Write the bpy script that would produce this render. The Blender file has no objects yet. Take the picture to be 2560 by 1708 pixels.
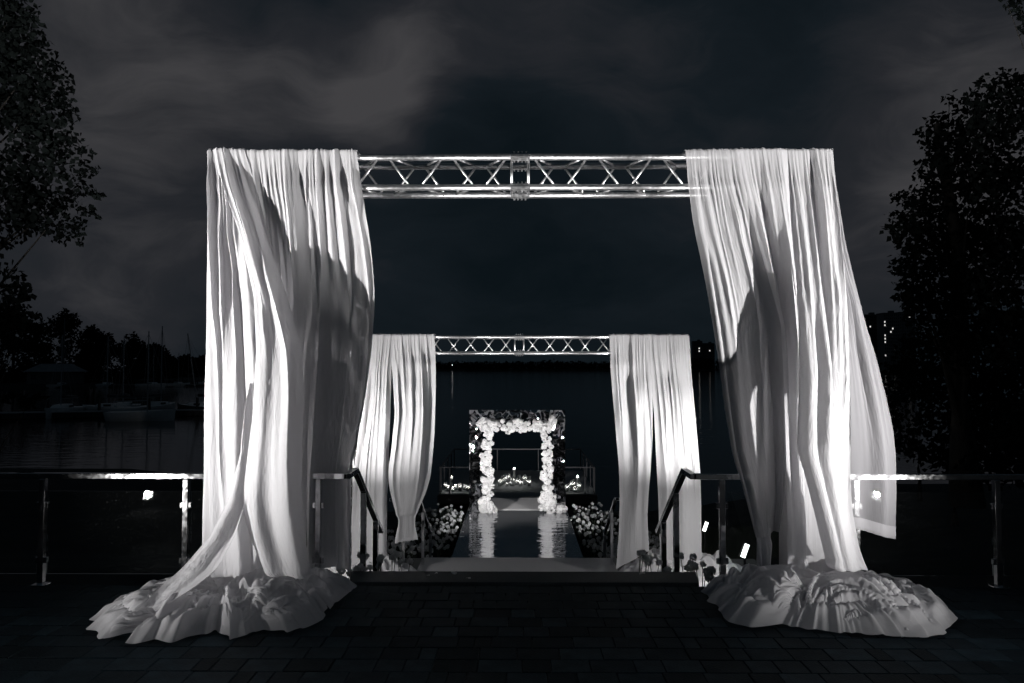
import bpy, math, random
import numpy as np
from mathutils import Vector, Matrix, Euler
from mathutils import noise as mnoise

R = math.radians
PI = math.pi
C = bpy.context.scene.collection
sc = bpy.context.scene
random.seed(7)
rng = np.random.default_rng(11)

# ------------------------------------------------------------------ camera
EYE = Vector((0.0, 0.0, 1.75))
FPX = 1707.0
cam_data = bpy.data.cameras.new('camera')
cam_data.sensor_width = 36.0
cam_data.lens = 24.0
cam_data.clip_start = 0.05
cam_data.clip_end = 6000
cam = bpy.data.objects.new('camera', cam_data)
cam.location = EYE
cam.rotation_euler = Euler((R(90 + 2.15), 0, R(0.44)), 'XYZ')
C.objects.link(cam)
sc.camera = cam
CM = cam.rotation_euler.to_matrix()

def ray(px, py):
    """direction through a pixel of the photograph seen at 2350 wide"""
    sx, sy = px * 1.08936, py * 1.08936
    v = CM @ Vector(((sx - 1280) / FPX, -(sy - 854) / FPX, -1.0))
    return v
def at(px, py, Y):
    v = ray(px, py)
    return EYE + v * (Y / v.y)
def on_z(px, py, z):
    v = ray(px, py)
    return EYE + v * ((z - EYE.z) / v.z)

# ------------------------------------------------------------------ render + view
sc.render.engine = 'CYCLES'
sc.cycles.use_denoising = True
sc.cycles.max_bounces = 8
sc.cycles.transparent_max_bounces = 16
sc.cycles.sample_clamp_indirect = 4
sc.cycles.caustics_reflective = False
sc.cycles.caustics_refractive = False
sc.view_settings.view_transform = 'Standard'
sc.view_settings.look = 'None'
sc.view_settings.exposure = 0
sc.view_settings.gamma = 1
sc.view_settings.use_curve_mapping = False

# ------------------------------------------------------------------ world: clouded night sky
W = bpy.data.worlds.new('World')
sc.world = W
W.use_nodes = True
wn, wl = W.node_tree.nodes, W.node_tree.links
wn.clear()
def wmath(op, a, b=None, c=None):
    n = wn.new('ShaderNodeMath'); n.operation = op
    for i, q in enumerate((a, b, c)):
        if q is None: continue
        if isinstance(q, (int, float)): n.inputs[i].default_value = q
        else: wl.new(q, n.inputs[i])
    return n.outputs[0]
tc = wn.new('ShaderNodeTexCoord')
nz = wn.new('ShaderNodeTexNoise'); nz.inputs['Scale'].default_value = 3.2; nz.inputs['Detail'].default_value = 2.5
nz.inputs['Roughness'].default_value = 0.55
mp = wn.new('ShaderNodeMapping'); mp.inputs['Scale'].default_value = (1.0, 1.0, 1.5)
mp.inputs['Rotation'].default_value = (0.0, R(-24), 0.0)
wl.new(tc.outputs['Generated'], mp.inputs['Vector'])
wl.new(mp.outputs[0], nz.inputs['Vector'])
sub = wn.new('ShaderNodeVectorMath'); sub.operation = 'SUBTRACT'; sub.inputs[1].default_value = (.5, .5, .5)
wl.new(nz.outputs['Color'], sub.inputs[0])
scl = wn.new('ShaderNodeVectorMath'); scl.operation = 'SCALE'; scl.inputs['Scale'].default_value = 0.26
wl.new(sub.outputs[0], scl.inputs[0])
addv = wn.new('ShaderNodeVectorMath'); addv.operation = 'ADD'
wl.new(tc.outputs['Generated'], addv.inputs[0]); wl.new(scl.outputs[0], addv.inputs[1])
nrm = wn.new('ShaderNodeVectorMath'); nrm.operation = 'NORMALIZE'; wl.new(addv.outputs[0], nrm.inputs[0])
BLOBS = [(150, 150, 13, .36), (330, 60, 9, .16), (40, 560, 12, .22), (890, 180, 5, .56), (820, 270, 4, .26), (1130, 30, 8, .36),
         (1430, 120, 7, .32), (620, 150, 8, .18), (2230, 140, 11, .36), (2050, 560, 9, .28), (2340, 420, 9, .24), (1900, 300, 8, .12),
         (1080, 620, 5, .10), (1320, 570, 6, .08), (300, 720, 8, .16), (1760, 130, 6, -.22), (1150, 300, 7, -.16),
         (1250, 440, 10, -.12), (1230, 740, 9, -.18), (700, 620, 8, -.05)]
tot = 0.26
acc = None
for (bx, by, deg, amp) in BLOBS:
    d = ray(bx, by).normalized()
    dt = wn.new('ShaderNodeVectorMath'); dt.operation = 'DOT_PRODUCT'; dt.inputs[1].default_value = d
    wl.new(nrm.outputs[0], dt.inputs[0])
    s2 = 1 - math.cos(R(deg))
    e = wmath('EXPONENT', wmath('MULTIPLY', wmath('SUBTRACT', dt.outputs['Value'], 1.0), 1.0 / s2))
    acc = wmath('MULTIPLY_ADD', e, amp, acc if acc is not None else tot)
nz2 = wn.new('ShaderNodeTexNoise'); nz2.inputs['Scale'].default_value = 3.0; nz2.inputs['Detail'].default_value = 6
wl.new(mp.outputs[0], nz2.inputs['Vector'])
nz3 = wn.new('ShaderNodeTexNoise'); nz3.inputs['Scale'].default_value = 6.5; nz3.inputs['Detail'].default_value = 7; nz3.inputs['Roughness'].default_value = .6
mp3 = wn.new('ShaderNodeMapping'); mp3.inputs['Scale'].default_value = (.55, 1.0, 1.9); mp3.inputs['Rotation'].default_value = (0.0, R(-20), 0.0)
wl.new(addv.outputs[0], mp3.inputs['Vector']); wl.new(mp3.outputs[0], nz3.inputs['Vector'])
val = wmath('ADD', acc, wmath('MULTIPLY', wmath('SUBTRACT', nz2.outputs['Fac'], 0.5), 0.70))
val = wmath('ADD', val, wmath('MULTIPLY', wmath('SUBTRACT', nz3.outputs['Fac'], 0.5), 0.80))
ramp = wn.new('ShaderNodeValToRGB')
cr = ramp.color_ramp
cr.elements[0].position = 0.0; cr.elements[0].color = (.0036, .0066, .0090, 1)
cr.elements[1].position = 1.0; cr.elements[1].color = (.0520, .0510, .0545, 1)
e_ = cr.elements.new(0.35); e_.color = (.0074, .0110, .0146, 1)
e_ = cr.elements.new(0.65); e_.color = (.0185, .0200, .0240, 1)
wl.new(val, ramp.inputs['Fac'])
bg = wn.new('ShaderNodeBackground'); bg.inputs['Strength'].default_value = 1.0
wl.new(ramp.outputs['Color'], bg.inputs['Color'])
wo = wn.new('ShaderNodeOutputWorld'); wl.new(bg.outputs[0], wo.inputs['Surface'])

# ------------------------------------------------------------------ materials
def new_mat(name):
    m = bpy.data.materials.new(name); m.use_nodes = True
    nt = m.node_tree
    return m, nt.nodes, nt.links, nt.nodes['Principled BSDF']
def pmat(name, col, rough=.6, metal=0.0, var=0.0, vscale=8.0, bump=0.0, bscale=40.0, spec=.5, stretch=(1, 1, 1), rvar=0.0, island=0.0):
    m, n, l, p = new_mat(name)
    p.inputs['Roughness'].default_value = rough
    p.inputs['Metallic'].default_value = metal
    p.inputs['Specular IOR Level'].default_value = spec
    c = (*col, 1) if len(col) == 3 else col
    p.inputs['Base Color'].default_value = c
    if var or bump or rvar or island:
        t = n.new('ShaderNodeTexCoord'); mpn = n.new('ShaderNodeMapping'); mpn.inputs['Scale'].default_value = stretch
        l.new(t.outputs['Object'], mpn.inputs['Vector'])
    if var or island:
        hsv = n.new('ShaderNodeHueSaturation'); hsv.inputs['Color'].default_value = c
        nz_ = n.new('ShaderNodeTexNoise'); nz_.inputs['Scale'].default_value = vscale; nz_.inputs['Detail'].default_value = 6
        l.new(mpn.outputs[0], nz_.inputs['Vector'])
        mr = n.new('ShaderNodeMapRange'); mr.inputs[1].default_value = .25; mr.inputs[2].default_value = .75
        mr.inputs[3].default_value = 1 - var; mr.inputs[4].default_value = 1 + var
        l.new(nz_.outputs['Fac'], mr.inputs[0])
        v = mr.outputs[0]
        if island:
            oi = n.new('ShaderNodeObjectInfo')
            mr2 = n.new('ShaderNodeMapRange'); mr2.inputs[3].default_value = 1 - island; mr2.inputs[4].default_value = 1 + island
            l.new(oi.outputs['Random'], mr2.inputs[0])
            mu = n.new('ShaderNodeMath'); mu.operation = 'MULTIPLY'
            l.new(v, mu.inputs[0]); l.new(mr2.outputs[0], mu.inputs[1]); v = mu.outputs[0]
        l.new(v, hsv.inputs['Value'])
        l.new(hsv.outputs[0], p.inputs['Base Color'])
    if rvar:
        nr = n.new('ShaderNodeTexNoise'); nr.inputs['Scale'].default_value = vscale * 2; nr.inputs['Detail'].default_value = 8
        l.new(mpn.outputs[0], nr.inputs['Vector'])
        mr3 = n.new('ShaderNodeMapRange'); mr3.inputs[1].default_value = .35; mr3.inputs[2].default_value = .65
        mr3.inputs[3].default_value = max(.02, rough - rvar); mr3.inputs[4].default_value = rough + rvar
        l.new(nr.outputs['Fac'], mr3.inputs[0]); l.new(mr3.outputs[0], p.inputs['Roughness'])
    if bump:
        nb = n.new('ShaderNodeTexNoise'); nb.inputs['Scale'].default_value = bscale; nb.inputs['Detail'].default_value = 5
        l.new(mpn.outputs[0], nb.inputs['Vector'])
        b = n.new('ShaderNodeBump'); b.inputs['Strength'].default_value = bump; b.inputs['Distance'].default_value = .01
        l.new(nb.outputs['Fac'], b.inputs['Height']); l.new(b.outputs[0], p.inputs['Normal'])
    return m

def cloth_mat(name, col, translucent=.3, clear=.06, bump=.12, bscale=160, grain=(34, 34, 1.6), gamp=7.0):
    m, n, l, p = new_mat(name)
    n.remove(p)
    out = n['Material Output']
    t = n.new('ShaderNodeTexCoord')
    nb = n.new('ShaderNodeTexNoise'); nb.inputs['Scale'].default_value = bscale; nb.inputs['Detail'].default_value = 3
    l.new(t.outputs['Object'], nb.inputs['Vector'])
    # fine creases running with the hang of the cloth
    mg = n.new('ShaderNodeMapping'); mg.inputs['Scale'].default_value = grain; l.new(t.outputs['Object'], mg.inputs['Vector'])
    nb2 = n.new('ShaderNodeTexNoise'); nb2.inputs['Scale'].default_value = 1.0; nb2.inputs['Detail'].default_value = 3
    nb2.inputs['Distortion'].default_value = .5
    l.new(mg.outputs[0], nb2.inputs['Vector'])
    ad = n.new('ShaderNodeMath'); ad.operation = 'MULTIPLY_ADD'; ad.inputs[1].default_value = gamp
    l.new(nb2.outputs['Fac'], ad.inputs[0]); l.new(nb.outputs['Fac'], ad.inputs[2])
    b = n.new('ShaderNodeBump'); b.inputs['Strength'].default_value = bump; b.inputs['Distance'].default_value = .004
    l.new(ad.outputs[0], b.inputs['Height'])
    d = n.new('ShaderNodeBsdfDiffuse'); d.inputs['Color'].default_value = (*col, 1)
    tr = n.new('ShaderNodeBsdfTranslucent'); tr.inputs['Color'].default_value = (*col, 1)
    l.new(b.outputs[0], d.inputs['Normal'])
    tp = n.new('ShaderNodeBsdfTransparent')
    m1 = n.new('ShaderNodeMixShader'); m1.inputs[0].default_value = translucent
    l.new(d.outputs[0], m1.inputs[1]); l.new(tr.outputs[0], m1.inputs[2])
    m2 = n.new('ShaderNodeMixShader')
    # thin weave: seen square on it lets more through than seen edge on
    lw = n.new('ShaderNodeLayerWeight'); lw.inputs['Blend'].default_value = .35
    mr = n.new('ShaderNodeMapRange'); mr.inputs[3].default_value = clear; mr.inputs[4].default_value = 0.0
    l.new(lw.outputs['Facing'], mr.inputs[0]); l.new(mr.outputs[0], m2.inputs[0])
    l.new(m1.outputs[0], m2.inputs[1]); l.new(tp.outputs[0], m2.inputs[2])
    l.new(m2.outputs[0], out.inputs['Surface'])
    return m

def emit_mat(name, col, s):
    m, n, l, p = new_mat(name)
    p.inputs['Base Color'].default_value = (*col, 1)
    p.inputs['Emission Color'].default_value = (*col, 1)
    p.inputs['Emission Strength'].default_value = s
    return m

def pane_mat(name, dirt=.02, frost=0):
    m, n, l, p = new_mat(name)
    n.remove(p); out = n['Material Output']
    g = n.new('ShaderNodeBsdfGlossy'); g.inputs['Roughness'].default_value = .0
    tp = n.new('ShaderNodeBsdfTransparent'); tp.inputs['Color'].default_value = (.86, .9, .9, 1)
    fr = n.new('ShaderNodeFresnel'); fr.inputs['IOR'].default_value = 1.5
    mx = n.new('ShaderNodeMixShader')
    l.new(fr.outputs[0], mx.inputs[0]); l.new(tp.outputs[0], mx.inputs[1]); l.new(g.outputs[0], mx.inputs[2])
    df = n.new('ShaderNodeBsdfDiffuse'); df.inputs['Color'].default_value = (.5, .5, .5, 1)
    t = n.new('ShaderNodeTexCoord')
    nz_ = n.new('ShaderNodeTexNoise'); nz_.inputs['Scale'].default_value = 55; nz_.inputs['Detail'].default_value = 2
    l.new(t.outputs['Object'], nz_.inputs['Vector'])
    mr = n.new('ShaderNodeMapRange'); mr.inputs[1].default_value = .66; mr.inputs[2].default_value = .8
    mr.inputs[3].default_value = dirt * .08; mr.inputs[4].default_value = dirt * 2.5
    l.new(nz_.outputs['Fac'], mr.inputs[0])
    m2 = n.new('ShaderNodeMixShader'); l.new(mr.outputs[0], m2.inputs[0])
    if frost: df = n.new('ShaderNodeBsdfTranslucent'); m2.inputs[0].default_value = frost; [l.remove(k) for k in list(m2.inputs[0].links)]
    l.new(mx.outputs[0], m2.inputs[1]); l.new(df.outputs[0], m2.inputs[2])
    l.new(m2.outputs[0], out.inputs['Surface'])
    return m

M = {}
M['cloth'] = cloth_mat('white_cloth', (.85, .84, .86), .40, .05, bump=.30)
M['sheer'] = cloth_mat('sheer_cloth', (.80, .79, .81), .32, .30)
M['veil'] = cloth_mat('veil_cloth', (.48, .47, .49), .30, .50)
M['heap'] = cloth_mat('heap_cloth', (.82, .81, .83), .34, .07, bump=.25, bscale=130, grain=(16, 16, 16), gamp=5)
M['alu'] = pmat('aluminium', (.84, .84, .85), .38, 1.0, var=.08, vscale=30, rvar=.08)
M['steel'] = pmat('polished_steel', (.70, .70, .71), .085, 1.0, var=.3, vscale=14, rvar=.03)
M['paver'] = pmat('paver', (.013, .024, .032), .75, var=.35, vscale=9, bump=.5, bscale=70, island=.6, spec=.12)
M['joint'] = pmat('joint_sand', (.007, .011, .014), 1.0, var=.3, vscale=20)
M['granite'] = pmat('dark_granite', (.022, .030, .036), .6, var=.3, vscale=60, spec=.15)
M['concrete'] = pmat('concrete', (.22, .22, .22), .85, var=.2, vscale=6)
M['carpet'] = pmat('grey_carpet', (.62, .61, .62), .95, var=.10, vscale=90, bump=.3, bscale=200)
M['soil'] = pmat('soil', (.03, .03, .028), 1.0, var=.4, vscale=5, bump=.6, bscale=12)
M['grass'] = pmat('grass', (.07, .08, .06), .8, var=.3)
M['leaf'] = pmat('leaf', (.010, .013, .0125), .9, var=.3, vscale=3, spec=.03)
M['bark'] = pmat('bark', (.05, .045, .04), .9, var=.3, vscale=8, bump=.6, bscale=14)
M['petal'] = pmat('white_petal', (.84, .83, .84), .7, var=.10, vscale=25)
def translucent_petal(m, f):
    n, l = m.node_tree.nodes, m.node_tree.links
    p = n['Principled BSDF']; t = n.new('ShaderNodeBsdfTranslucent'); t.inputs['Color'].default_value = (.8, .8, .8, 1)
    mx = n.new('ShaderNodeMixShader'); mx.inputs[0].default_value = f
    l.new(p.outputs[0], mx.inputs[1]); l.new(t.outputs[0], mx.inputs[2]); l.new(mx.outputs[0], n['Material Output'].inputs['Surface'])
translucent_petal(M['petal'], .4)
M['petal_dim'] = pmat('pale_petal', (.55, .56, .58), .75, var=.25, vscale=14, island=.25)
M['stem'] = pmat('stem', (.06, .08, .05), .7)
M['black'] = pmat('black_plastic', (.02, .02, .02), .45)
M['darkmetal'] = pmat('dark_metal', (.05, .05, .055), .4, .6)
M['deck'] = pmat('deck_boards', (.30, .30, .31), .8, var=.2, vscale=3, stretch=(1, 12, 1))
M['wax'] = pmat('wax', (.85, .83, .80), .5)
M['wax'].node_tree.nodes['Principled BSDF'].inputs['Subsurface Weight'].default_value = 1.0
M['wax'].node_tree.nodes['Principled BSDF'].inputs['Subsurface Radius'].default_value = (.12, .12, .12)
M['flame'] = emit_mat('flame', (1, .97, .92), 70)
M['led'] = emit_mat('led_lens', (1, .985, .97), 45)
M['lamp'] = emit_mat('lamp_lens', (1, .985, .97), 6)
M['window_lit'] = emit_mat('lit_window', (1, .97, .93), .9)
M['bulb'] = emit_mat('lamp_bulb', (1, .98, .95), 6)
M['glass'] = pane_mat('rail_glass', .018)
M['vase'] = pane_mat('vase_glass', .01, .22)
M['boat_white'] = pmat('boat_white', (.85, .85, .86), .4, var=.1, vscale=3)
M['boat_dark'] = pmat('boat_dark', (.04, .045, .05), .5)
M['mast'] = pmat('mast_metal', (.35, .36, .38), .4, .7)
M['facade'] = pmat('facade', (.26, .26, .27), .9, var=.2, vscale=.05)
M['facade_dark'] = pmat('facade_dark', (.14, .145, .15), .9, var=.2, vscale=.05)
M['window_dark'] = pmat('window_dark', (.03, .03, .035), .2)
M['roofing'] = pmat('roofing', (.30, .31, .33), .7, var=.2, vscale=1)
M['ground'] = pmat('bank_ground', (.028, .03, .03), 1.0, var=.4, vscale=.8, bump=.5, bscale=3)
M['hem'] = cloth_mat('hem_cloth', (.55, .54, .56), .25, .15)

# foil and mirror
def mirror_mat(name, col, rough, bump, scale, stretch, dist=.02, dull=.0):
    m, n, l, p = new_mat(name)
    n.remove(p); out = n['Material Output']
    g = n.new('ShaderNodeBsdfGlossy'); g.inputs['Color'].default_value = (*col, 1); g.inputs['Roughness'].default_value = rough
    t = n.new('ShaderNodeTexCoord'); mpn = n.new('ShaderNodeMapping'); mpn.inputs['Scale'].default_value = stretch
    l.new(t.outputs['Object'], mpn.inputs['Vector'])
    nb = n.new('ShaderNodeTexNoise'); nb.inputs['Scale'].default_value = scale; nb.inputs['Detail'].default_value = 2.5
    nb.inputs['Distortion'].default_value = .6
    l.new(mpn.outputs[0], nb.inputs['Vector'])
    b = n.new('ShaderNodeBump'); b.inputs['Strength'].default_value = bump; b.inputs['Distance'].default_value = dist
    l.new(nb.outputs['Fac'], b.inputs['Height']); l.new(b.outputs[0], g.inputs['Normal'])
    if dull:
        d = n.new('ShaderNodeBsdfDiffuse'); d.inputs['Color'].default_value = (.55, .55, .57, 1)
        mx = n.new('ShaderNodeMixShader'); mx.inputs[0].default_value = dull
        l.new(g.outputs[0], mx.inputs[1]); l.new(d.outputs[0], mx.inputs[2]); l.new(mx.outputs[0], out.inputs['Surface'])
    else:
        l.new(g.outputs[0], out.inputs['Surface'])
    return m
M['mirror'] = mirror_mat('mirror_floor', (.80, .81, .83), .0, .55, 1.0, (.6, 3.2, 1), dist=.05, dull=.22)
M['foil'] = mirror_mat('mirror_foil', (.82, .82, .84), .03, .55, .9, (1, 1, 1.5), dist=.10)
# lake
def lake_mat():
    m, n, l, p = new_mat('lake_water')
    p.inputs['Base Color'].default_value = (.004, .006, .008, 1)
    p.inputs['Roughness'].default_value = .06
    p.inputs['IOR'].default_value = 1.33
    t = n.new('ShaderNodeTexCoord'); mpn = n.new('ShaderNodeMapping'); mpn.inputs['Scale'].default_value = (.5, 1.6, 1)
    l.new(t.outputs['Object'], mpn.inputs['Vector'])
    nb = n.new('ShaderNodeTexNoise'); nb.inputs['Scale'].default_value = 1.1; nb.inputs['Detail'].default_value = 4
    l.new(mpn.outputs[0], nb.inputs['Vector'])
    b = n.new('ShaderNodeBump'); b.inputs['Strength'].default_value = .10; b.inputs['Distance'].default_value = .25
    l.new(nb.outputs['Fac'], b.inputs['Height']); l.new(b.outputs[0], p.inputs['Normal'])
    return m
M['lake'] = lake_mat()

# ------------------------------------------------------------------ object helpers
def tag(o, label=None, cat=None, group=None, kind=None):
    if label: o['label'] = label
    if cat: o['category'] = cat
    if group: o['group'] = group
    if kind: o['kind'] = kind
    return o
def empty(name, loc=(0, 0, 0), label=None, cat=None, group=None, kind=None, rz=0.0):
    o = bpy.data.objects.new(name, None); C.objects.link(o)
    o.location = loc; o.rotation_euler = (0, 0, rz); o.empty_display_size = .1
    return tag(o, label, cat, group, kind)
def link(name, me, mat=None, parent=None, loc=None, rot=None, scale=None):
    o = bpy.data.objects.new(name, me); C.objects.link(o)
    if parent is not None: o.parent = parent
    if loc is not None: o.location = loc
    if rot is not None: o.rotation_euler = rot
    if scale is not None: o.scale = scale
    if mat is not None and hasattr(me, 'materials') and not me.materials: me.materials.append(mat)
    return o

class MB:
    def __init__(s): s.v = []; s.f = []
    def box(s, c, d, rot=None):
        b = len(s.v); cx, cy, cz = c; dx, dy, dz = d[0] / 2, d[1] / 2, d[2] / 2
        for z in (-dz, dz):
            for x, y in ((-dx, -dy), (dx, -dy), (dx, dy), (-dx, dy)):
                p = Vector((x, y, z))
                if rot is not None: p = rot @ p
                s.v.append((p.x + cx, p.y + cy, p.z + cz))
        for q in ((3, 2, 1, 0), (4, 5, 6, 7), (0, 1, 5, 4), (1, 2, 6, 5), (2, 3, 7, 6), (3, 0, 4, 7)):
            s.f.append(tuple(b + i for i in q))
        return s
    def bar(s, a, b_, w, h=None):
        """square bar from a to b"""
        a, b_ = Vector(a), Vector(b_); d = b_ - a; h = h or w
        q = d.to_track_quat('X', 'Z').to_matrix()
        return s.box((a + b_) / 2, (d.length, w, h), q)
    def tube(s, pts, rad, n=8, cap=True):
        pts = [Vector(p) for p in pts]
        rad = rad if isinstance(rad, (list, tuple)) else [rad] * len(pts)
        b = len(s.v)
        for i, p in enumerate(pts):
            d = (pts[min(i + 1, len(pts) - 1)] - pts[max(i - 1, 0)]).normalized()
            q = d.to_track_quat('Z', 'Y').to_matrix()
            for k in range(n):
                a = 2 * PI * k / n
                w = p + q @ Vector((math.cos(a) * rad[i], math.sin(a) * rad[i], 0))
                s.v.append(tuple(w))
        for i in range(len(pts) - 1):
            for k in range(n):
                s.f.append((b + i * n + k, b + i * n + (k + 1) % n, b + (i + 1) * n + (k + 1) % n, b + (i + 1) * n + k))
        if cap:
            s.f.append(tuple(b + k for k in reversed(range(n))))
            e = b + (len(pts) - 1) * n
            s.f.append(tuple(e + k for k in range(n)))
        return s
    def lathe(s, prof, n=16, c=(0, 0, 0)):
        b = len(s.v)
        for r, z in prof:
            for k in range(n):
                a = 2 * PI * k / n
                s.v.append((c[0] + r * math.cos(a), c[1] + r * math.sin(a), c[2] + z))
        for i in range(len(prof) - 1):
            for k in range(n):
                s.f.append((b + i * n + k, b + i * n + (k + 1) % n, b + (i + 1) * n + (k + 1) % n, b + (i + 1) * n + k))
        return s
    def mesh(s, name, smooth=False):
        me = bpy.data.meshes.new(name)
        me.from_pydata(s.v, [], s.f)
        if smooth: me.polygons.foreach_set('use_smooth', [True] * len(me.polygons))
        me.update()
        return me
    def build(s, name, mat, parent=None, smooth=False, bevel=0.0, loc=None):
        o = link(name, s.mesh(name, smooth), mat, parent, loc)
        if bevel:
            bv = o.modifiers.new('bevel', 'BEVEL'); bv.width = bevel; bv.segments = 2; bv.limit_method = 'ANGLE'
        return o

def np_mesh(name, V, F, smooth=True):
    me = bpy.data.meshes.new(name)
    V = np.asarray(V, dtype=np.float32).reshape(-1, 3); F = np.asarray(F, dtype=np.int32)
    k = F.shape[1]
    me.vertices.add(len(V)); me.vertices.foreach_set('co', V.ravel())
    me.loops.add(F.size); me.loops.foreach_set('vertex_index', F.ravel())
    me.polygons.add(len(F)); me.polygons.foreach_set('loop_start', np.arange(0, F.size, k, dtype=np.int32))
    me.polygons.foreach_set('loop_total', np.full(len(F), k, dtype=np.int32))
    if smooth: me.polygons.foreach_set('use_smooth', np.ones(len(F), dtype=bool))
    me.update(calc_edges=True)
    return me
def grid_faces(nv, nu):
    i = np.arange(nv * nu).reshape(nv, nu)
    return np.stack([i[:-1, :-1], i[1:, :-1], i[1:, 1:], i[:-1, 1:]], -1).reshape(-1, 4)

# ------------------------------------------------------------------ lamps
def spot(name, loc, target, power, size_deg, blend=.6, radius=.05, col=(1, .985, .97)):
    ld = bpy.data.lights.new(name, 'SPOT'); ld.energy = power; ld.spot_size = R(size_deg); ld.spot_blend = blend
    ld.shadow_soft_size = radius; ld.color = col
    o = bpy.data.objects.new(name, ld); C.objects.link(o)
    o.location = loc
    o.rotation_euler = (Vector(target) - Vector(loc)).to_track_quat('-Z', 'Y').to_euler()
    return o

def par_light(loc, target, label, power, cone, aim):
    """round LED par can on a short floor stand"""
    root = empty('par_light', (loc[0], loc[1], 0), label, 'stage light', 'par lights aimed up at the front curtains')
    d = (Vector(target) - Vector(loc)).normalized()
    q = d.to_track_quat('Z', 'Y').to_matrix()
    L = Vector((0, 0, loc[2]))
    def tf(mb): mb.v = [tuple(q @ Vector(v) + L) for v in mb.v]; return mb
    tf(MB().lathe([(0, -.16), (.07, -.16), (.09, -.10), (.10, .02), (.10, .05), (.092, .05), (.092, .0), (0, .0)], 24)).build('housing', M['black'], root, True)
    led = MB().lathe([(0, .0), (.019, .0), (.017, .008), (0, .010)], 10)
    for k in range(9):
        a = 2 * PI * k / 9 + .2
        mb = MB(); mb.v = [(v[0] + .062 * math.cos(a), v[1] + .062 * math.sin(a), v[2] + .012) for v in led.v]; mb.f = list(led.f)
        tf(mb).build('led', M['led'], root)
    MB().bar((-.125, 0, .008), (.125, 0, .008), .03, .012).bar((-.125, 0, .004), (-.125, 0, loc[2]), .006, .03).bar((.125, 0, .004), (.125, 0, loc[2]), .006, .03).build('bracket', M['black'], root)
    MB().tube([(0, -.1, loc[2] - .06), (-.05, -.35, .012), (-.6, -.9, .008), (-1.6, -1.4, .008)], .007, 6).build('cable', M['black'], root)
    # unseen flags added either side to block the beam off other curtains
    sg = -1 if loc[0] > 0 else 1
    for deg, hw, zt_ in ((26, .062, .135), (79.5, .072, .30)):
        a = R(deg)
        u = Vector((sg * math.cos(a), math.sin(a), 0)); t = Vector((-u.y, u.x, 0))
        pc = Vector((0, 0, loc[2])) + u * .36 + d * .10
        mb = MB()
        for h in (-.5, .5):
            for (q, z) in ((-hw, -.10), (hw, -.10), (hw, zt_), (-hw, zt_)):
                p = pc + t * q + Vector((0, 0, max(z, .012 - loc[2]))) + u * (.003 * h); mb.v.append(tuple(p))
        mb.f = [(3, 2, 1, 0), (4, 5, 6, 7), (0, 1, 5, 4), (1, 2, 6, 5), (2, 3, 7, 6), (3, 0, 4, 7)]
        mb.bar(Vector((0, 0, loc[2] - .06)) + d * .02, pc + Vector((0, 0, -.06)), .010).build('beam_flag', M['black'], root)
    s = spot('beam', (0, 0, 0), (0, 0, -1), power, cone, 1.0, .03)
    s.parent = root
    s.location = Vector((0, 0, loc[2])) + d * .10
    s.rotation_euler = (Vector(aim) - Vector(loc)).to_track_quat('-Z', 'Y').to_euler()
    return root
par_light((-4.72, 2.36, .14), (-2.5, 5.2, 1.0), 'round black par light beside the left curtains, outside the railing bay', 2350, 120, (-1.9, 5.2, 5.4))
par_light((4.55, 2.36, .14), (2.5, 5.2, 1.0), 'round black par light beside the right curtains', 2150, 120, (1.9, 5.2, 5.4))

def fill_lamp(x, y, h, power):  # unseen lamp on a pole, added as soft fill for paving and heaps
    root = empty('fill_lamp', (x, y, 0), 'added fill lamp behind the viewpoint lighting the paving', 'fill lamp')
    MB().lathe([(0, 0), (.12, 0), (.12, .5), (.06, .55), (.045, h), (0, h)], 14).build('pole', M['darkmetal'], root, True)
    MB().bar((0, 0, h - .03), (0, .75, h + .05), .05).build('arm', M['darkmetal'], root)
    MB().box((0, .95, h + .06), (.26, .55, .08)).build('lamp_head', M['darkmetal'], root, bevel=.02)
    MB().box((0, .95, h + .014), (.2, .45, .01)).build('lens', M['bulb'], root)
    ld = bpy.data.lights.new('glow', 'SPOT'); ld.energy = power; ld.spot_size = R(165); ld.spot_blend = .5; ld.shadow_soft_size = .35; ld.color = (.95, .98, 1)
    o = link('glow', ld, None, root, (0, .95, h - .03))
fill_lamp(2.5, -7.5, 3.1, 900)

def flood_light(loc, target, label, power, cone, lean, ground, spill=0):
    root = empty('flood_light', (loc[0], loc[1], ground), label, 'floodlight', 'floodlights aimed at the lower arch')
    d = (Vector(target) - Vector(loc)).normalized()
    rot = Matrix.Rotation(R(lean), 3, 'Y')
    z = loc[2] - ground
    MB().box((0, 0, z), (.07, .05, .20), rot).build('housing', M['black'], root, bevel=.008)
    f = rot @ Vector((0, -.0275, -.012))
    MB().box((f.x, f.y, z + f.z), (.056, .004, .165), rot).build('lens', M['lamp'], root)
    MB().bar((0, 0, 0), (0, 0, z - .11), .025).box((0, 0, .008), (.16, .12, .016)).build('stand', M['black'], root)
    s = spot('beam', (0, 0, 0), (0, 0, -1), power, cone, .9, .05); s.parent = root
    s.location = Vector((0, 0, z)) + d * .16
    if spill:
        q = spot('spill', (0, 0, 0), (0, 0, -1), spill, 172, .6, .05); q.parent = root; q.location = s.location
        h = Vector((d.x, d.y, -.12)).normalized(); q.rotation_euler = h.to_track_quat('-Z', 'Y').to_euler()
    s.rotation_euler = d.to_track_quat('-Z', 'Y').to_euler()
    return root

# ------------------------------------------------------------------ the setting
Z_LAND, Z_WALK, Z_DECK, Z_LAKE = -1.25, -2.25, -2.85, -3.3
tag(MB().box((0, 1500, Z_LAKE - .5), (9000, 3400, 1.0)).build('lake', M['lake']), kind='structure')

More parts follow.
